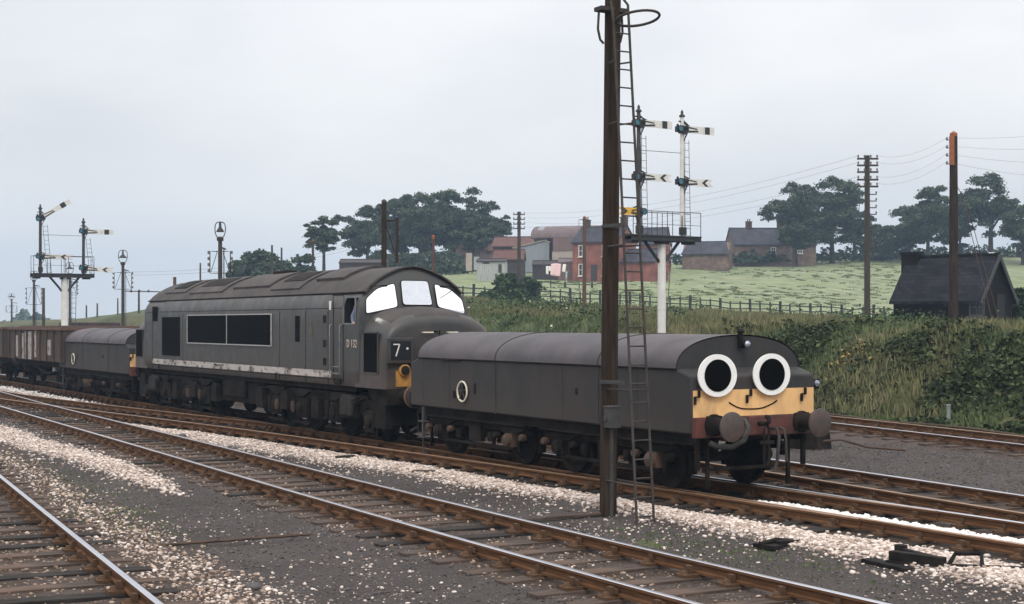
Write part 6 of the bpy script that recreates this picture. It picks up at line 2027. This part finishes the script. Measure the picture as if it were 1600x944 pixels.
# long seeding grass from the bank top to the fence
X, Y, u, d = place_uv(50000, 690, 1720, 38, 137, 1.25)
k = (Y > bank_foot(np.clip(-X, -60, 170)) + .4)
X, Y, u, d = X[k], Y[k], u[k], d[k]
pn = vnoise(X, Y, 6, 31) + .5*vnoise(X, Y, 2, 32)
s = pn > -.05
near_f = np.where(d > 118, .55, 1.0)
grass('long_grass', X[s], Y[s], (.40 + .18*pn[s])*near_f[s], .020 + .00013*d[s], 'grass_long', 4, .16)
grass('meadow_grass', X[~s], Y[~s], (.34 + .1*pn[~s])*near_f[~s], .022 + .00013*d[~s], 'grass_green', 4, .16)
k = (rng.random(len(X)) < .006) & (u < 900)
C = np.stack([X[k], Y[k], terrain(X[k], Y[k]) + .55], -1)
V, F = leaf_quads(C, .09); tag(mesh_np('cow_parsley', V, F, M['umbel']), kind='stuff')
# clumps in the bank top grass
X, Y, u, d = place_uv(70, 720, 1700, 50, 125)
C = []
for x_, y_ in zip(X, Y):
    q = rng.normal(0, 1, (170, 3)) * np.array([.55, .55, .25]) + np.array([x_, y_, gz(x_, y_) + .30])
    C.append(q)
V, F = leaf_quads(np.concatenate(C), .075); tag(mesh_np('dock_clumps', V, F, M['leaf_mid']), kind='stuff')
# dark streaks of ungathered hay in the field
X, Y, u, d = place_uv(1500, 700, 1500, 143, 238, .8)
k = (vnoise(X, Y, 14, 41) + rng.normal(0, .3, len(X)) > -.1) & (u > 830)
X, Y = X[k], Y[k]
m_ = len(X)
ln = rng.uniform(.4, 1.6, m_); an = rng.normal(0, .25, m_)
t_ = rng.uniform(-.5, .5, (m_, 14))*ln[:, None]
c_, s_ = np.cos(VIEW_ROT + an)[:, None], np.sin(VIEW_ROT + an)[:, None]
XX = (X[:, None] + t_*c_ + rng.normal(0, .08, t_.shape)).ravel(); YY = (Y[:, None] + t_*s_ + rng.normal(0, .08, t_.shape)).ravel()
grass('cut_grass', XX, YY, np.full(len(XX), .16), .05, 'grass_green', 3, .10)
# grass and weeds near the tracks
X = -np.r_[rng.normal(14.5, 1.6, 240), rng.normal(21.5, 2.0, 150), rng.normal(27, 3, 200), rng.normal(12, .8, 120), rng.uniform(12, 25, 120)]
Y = np.r_[rng.normal(11.7, .45, 240), rng.normal(5.9, .35, 150), rng.normal(6.6, .35, 200), rng.normal(20.8, .5, 120), rng.uniform(19.5, 22.5, 120)]
grass('track_weeds', X, Y, np.full(len(X), .07), .010, 'leaf_bright', 4, .05)
A = rng.uniform(14, 46, 5200); Y = bank_foot(A) + rng.normal(.1, .35, 5200)
grass('verge_grass', -A, Y, np.full(5200, .22), .018, 'leaf_bright', 4, .10)

# ================================================================== ODDS AND ENDS ON THE GROUND
def gp(u, v, z=-.26):
    d = FPX*(EYE - z)/(v - HV)
    return W(u, d), d
# rodding crossing the yard in front of the photographer
m = MB(); m.tube([(-18.35, 4.95, -.225), (-18.25, 6.3, -.215), (-18.2, 7.6, -.215)], .021, 6)
o = m.build('rod', M['rusty']); tag(o, 'thin rusty rod lying across the cinders left of the middle track', 'rod', 'rods lying across the yard')
m = MB(); m.box((-18.05, 11.15, -.225), (.10, 2.1, .04), Matrix.Rotation(.01, 3, 'Z'))
o = m.build('plank', M['sleeper'], None, bevel=.01); tag(o, 'rusty flat plank lying between the middle track and the wooden pole', 'plank')
m = MB(); m.tube([(-17.75, 12.6, -.21), (-17.9, 13.2, -.20)], .026, 6)
o = m.build('rod', M['orange_iron']); tag(o, 'short rusty rod end beside the ladder foot', 'rod', 'rods lying across the yard')
# lever frame beside the rails on the right
(x, y), d = gp(1455, 893)
t = thing('ground_lever', 'black points lever frame lying in chippings at lower right', 'points lever', (x, y, -.25), rad(0))
b = MB(); b.box((0, 0, .05), (1.0, .36, .07), Matrix.Rotation(.25, 3, 'Z')); b.box((-.1, -.12, .12), (.7, .12, .14), Matrix.Rotation(.2, 3, 'Z')); b.box((-.35, -.28, .04), (.8, .25, .05), Matrix.Rotation(-.1, 3, 'Z'))
b.build('base', M['black'], t, bevel=.01)
l = MB(); l.span((-.75, .28, .12), (.1, .1, .12), .07, .05); l.box((-.75, .28, .10), (.12, .10, .16)); l.build('lever', M['black'], t)
h = MB(); h.tube([(.2, .06, .08), (.16, .22, .2), (.40, .38, .22), (.52, .26, .08)], .028, 7); h.build('hoop', M['black'], t, smooth=40)
r = MB(); r.tube([(.3, .0, .09), (1.0, .8, .08), (2.1, 1.6, .07)], .035, 6); r.build('rod', M['under'], t)
(x, y), d = gp(1212, 855)
b = MB(); b.box((0, 0, .03), (.34, .5, .05), Matrix.Rotation(.2, 3, 'Z')); b.tube([(0, -.26, .06), (.02, 0, .1), (0, .26, .06)], .03, 6); b.box((.1, .1, .07), (.12, .3, .05))
o = b.build('scrap_iron', M['black'], None, loc=(x, y, -.26)); tag(o, 'black scrap iron plate on the cinders right of the ladder', 'scrap iron')
(x, y), d = gp(1262, 706)
t = thing('trackside_box', 'dark iron trackside box with a cable, behind the tender buffers', 'equipment box', (x, y, -.22), .3)
b = MB(); b.prism([(-.45, 0), (.45, 0), (.40, .38), (.2, .48), (-.3, .45), (-.45, .3)], 'Y', -.3, .3); b.build('casing', M['under'], t, bevel=.03)
c = MB(); c.tube([(.3, -.1, .2), (.7, .2, .26), (1.2, .5, .1), (1.9, .9, .05)], .03, 6); c.build('cable', M['rusty'], t)
(x, y), d = gp(285, 688)
b = MB(); b.lathe((0, 0, 0), [(.13, -.03), (.15, .04), (.10, .10), (0, .13)], n=9)
o = b.build('stone', M['stone_dark'], None, smooth=60, loc=(x, y, -.19)); o.scale = (1.1, .7, .8); tag(o, 'large dark stone on the white chippings at left', 'stone', 'single large stones')
for u, v, lab, s in ((140, 788, 'dark flat stone beside the nearest rail at left', .75), (395, 922, 'dark stone at the bottom edge right of the nearest rail', .8)):
    (x, y), d = gp(u, v)
    c = o.copy(); COL.objects.link(c); c.location = (x, y, -.23); c.scale = (s, s*.7, s*.5); c['label'] = lab
for i, (u, v, rot, lab) in enumerate(((540, 722, .2, 'timber offcut on the white chippings below the locomotive'), (662, 746, -.8, 'pale timber offcut on the chippings below the tender'), (1230, 770, .1, 'black timber block in the chippings beside the loco rail'), (505, 802, .25, 'old sleeper end resting against the middle track'))):
    (x, y), d = gp(u, v)
    b = MB(); b.box((0, 0, .04), (.16, .42, .09), Matrix.Rotation(rot, 3, 'Z'))
    q = b.build('timber_block', M['sleeper_dark' if i in (0, 2) else 'sleeper'], None, bevel=.01, loc=(x, y, -.21)); tag(q, lab, 'timber', 'loose timber blocks')
# ================================================================== HAZE
hz = MB()
hz.box((-590, 650, 38.0), (1900, 1760, 82))
hm = bpy.data.materials.new('pale_air'); hm.use_nodes = True
nt = hm.node_tree; nt.nodes.clear()
ho = nt.nodes.new('ShaderNodeOutputMaterial'); pv = nt.nodes.new('ShaderNodeVolumePrincipled')
pv.inputs['Color'].default_value = (.54, .73, .97, 1)
pv.inputs['Density'].default_value = 0.00055
pv.inputs['Anisotropy'].default_value = 0.0
nt.links.new(pv.outputs['Volume'], ho.inputs['Volume'])
hob = hz.build('haze', hm)
tag(hob, kind='stuff')
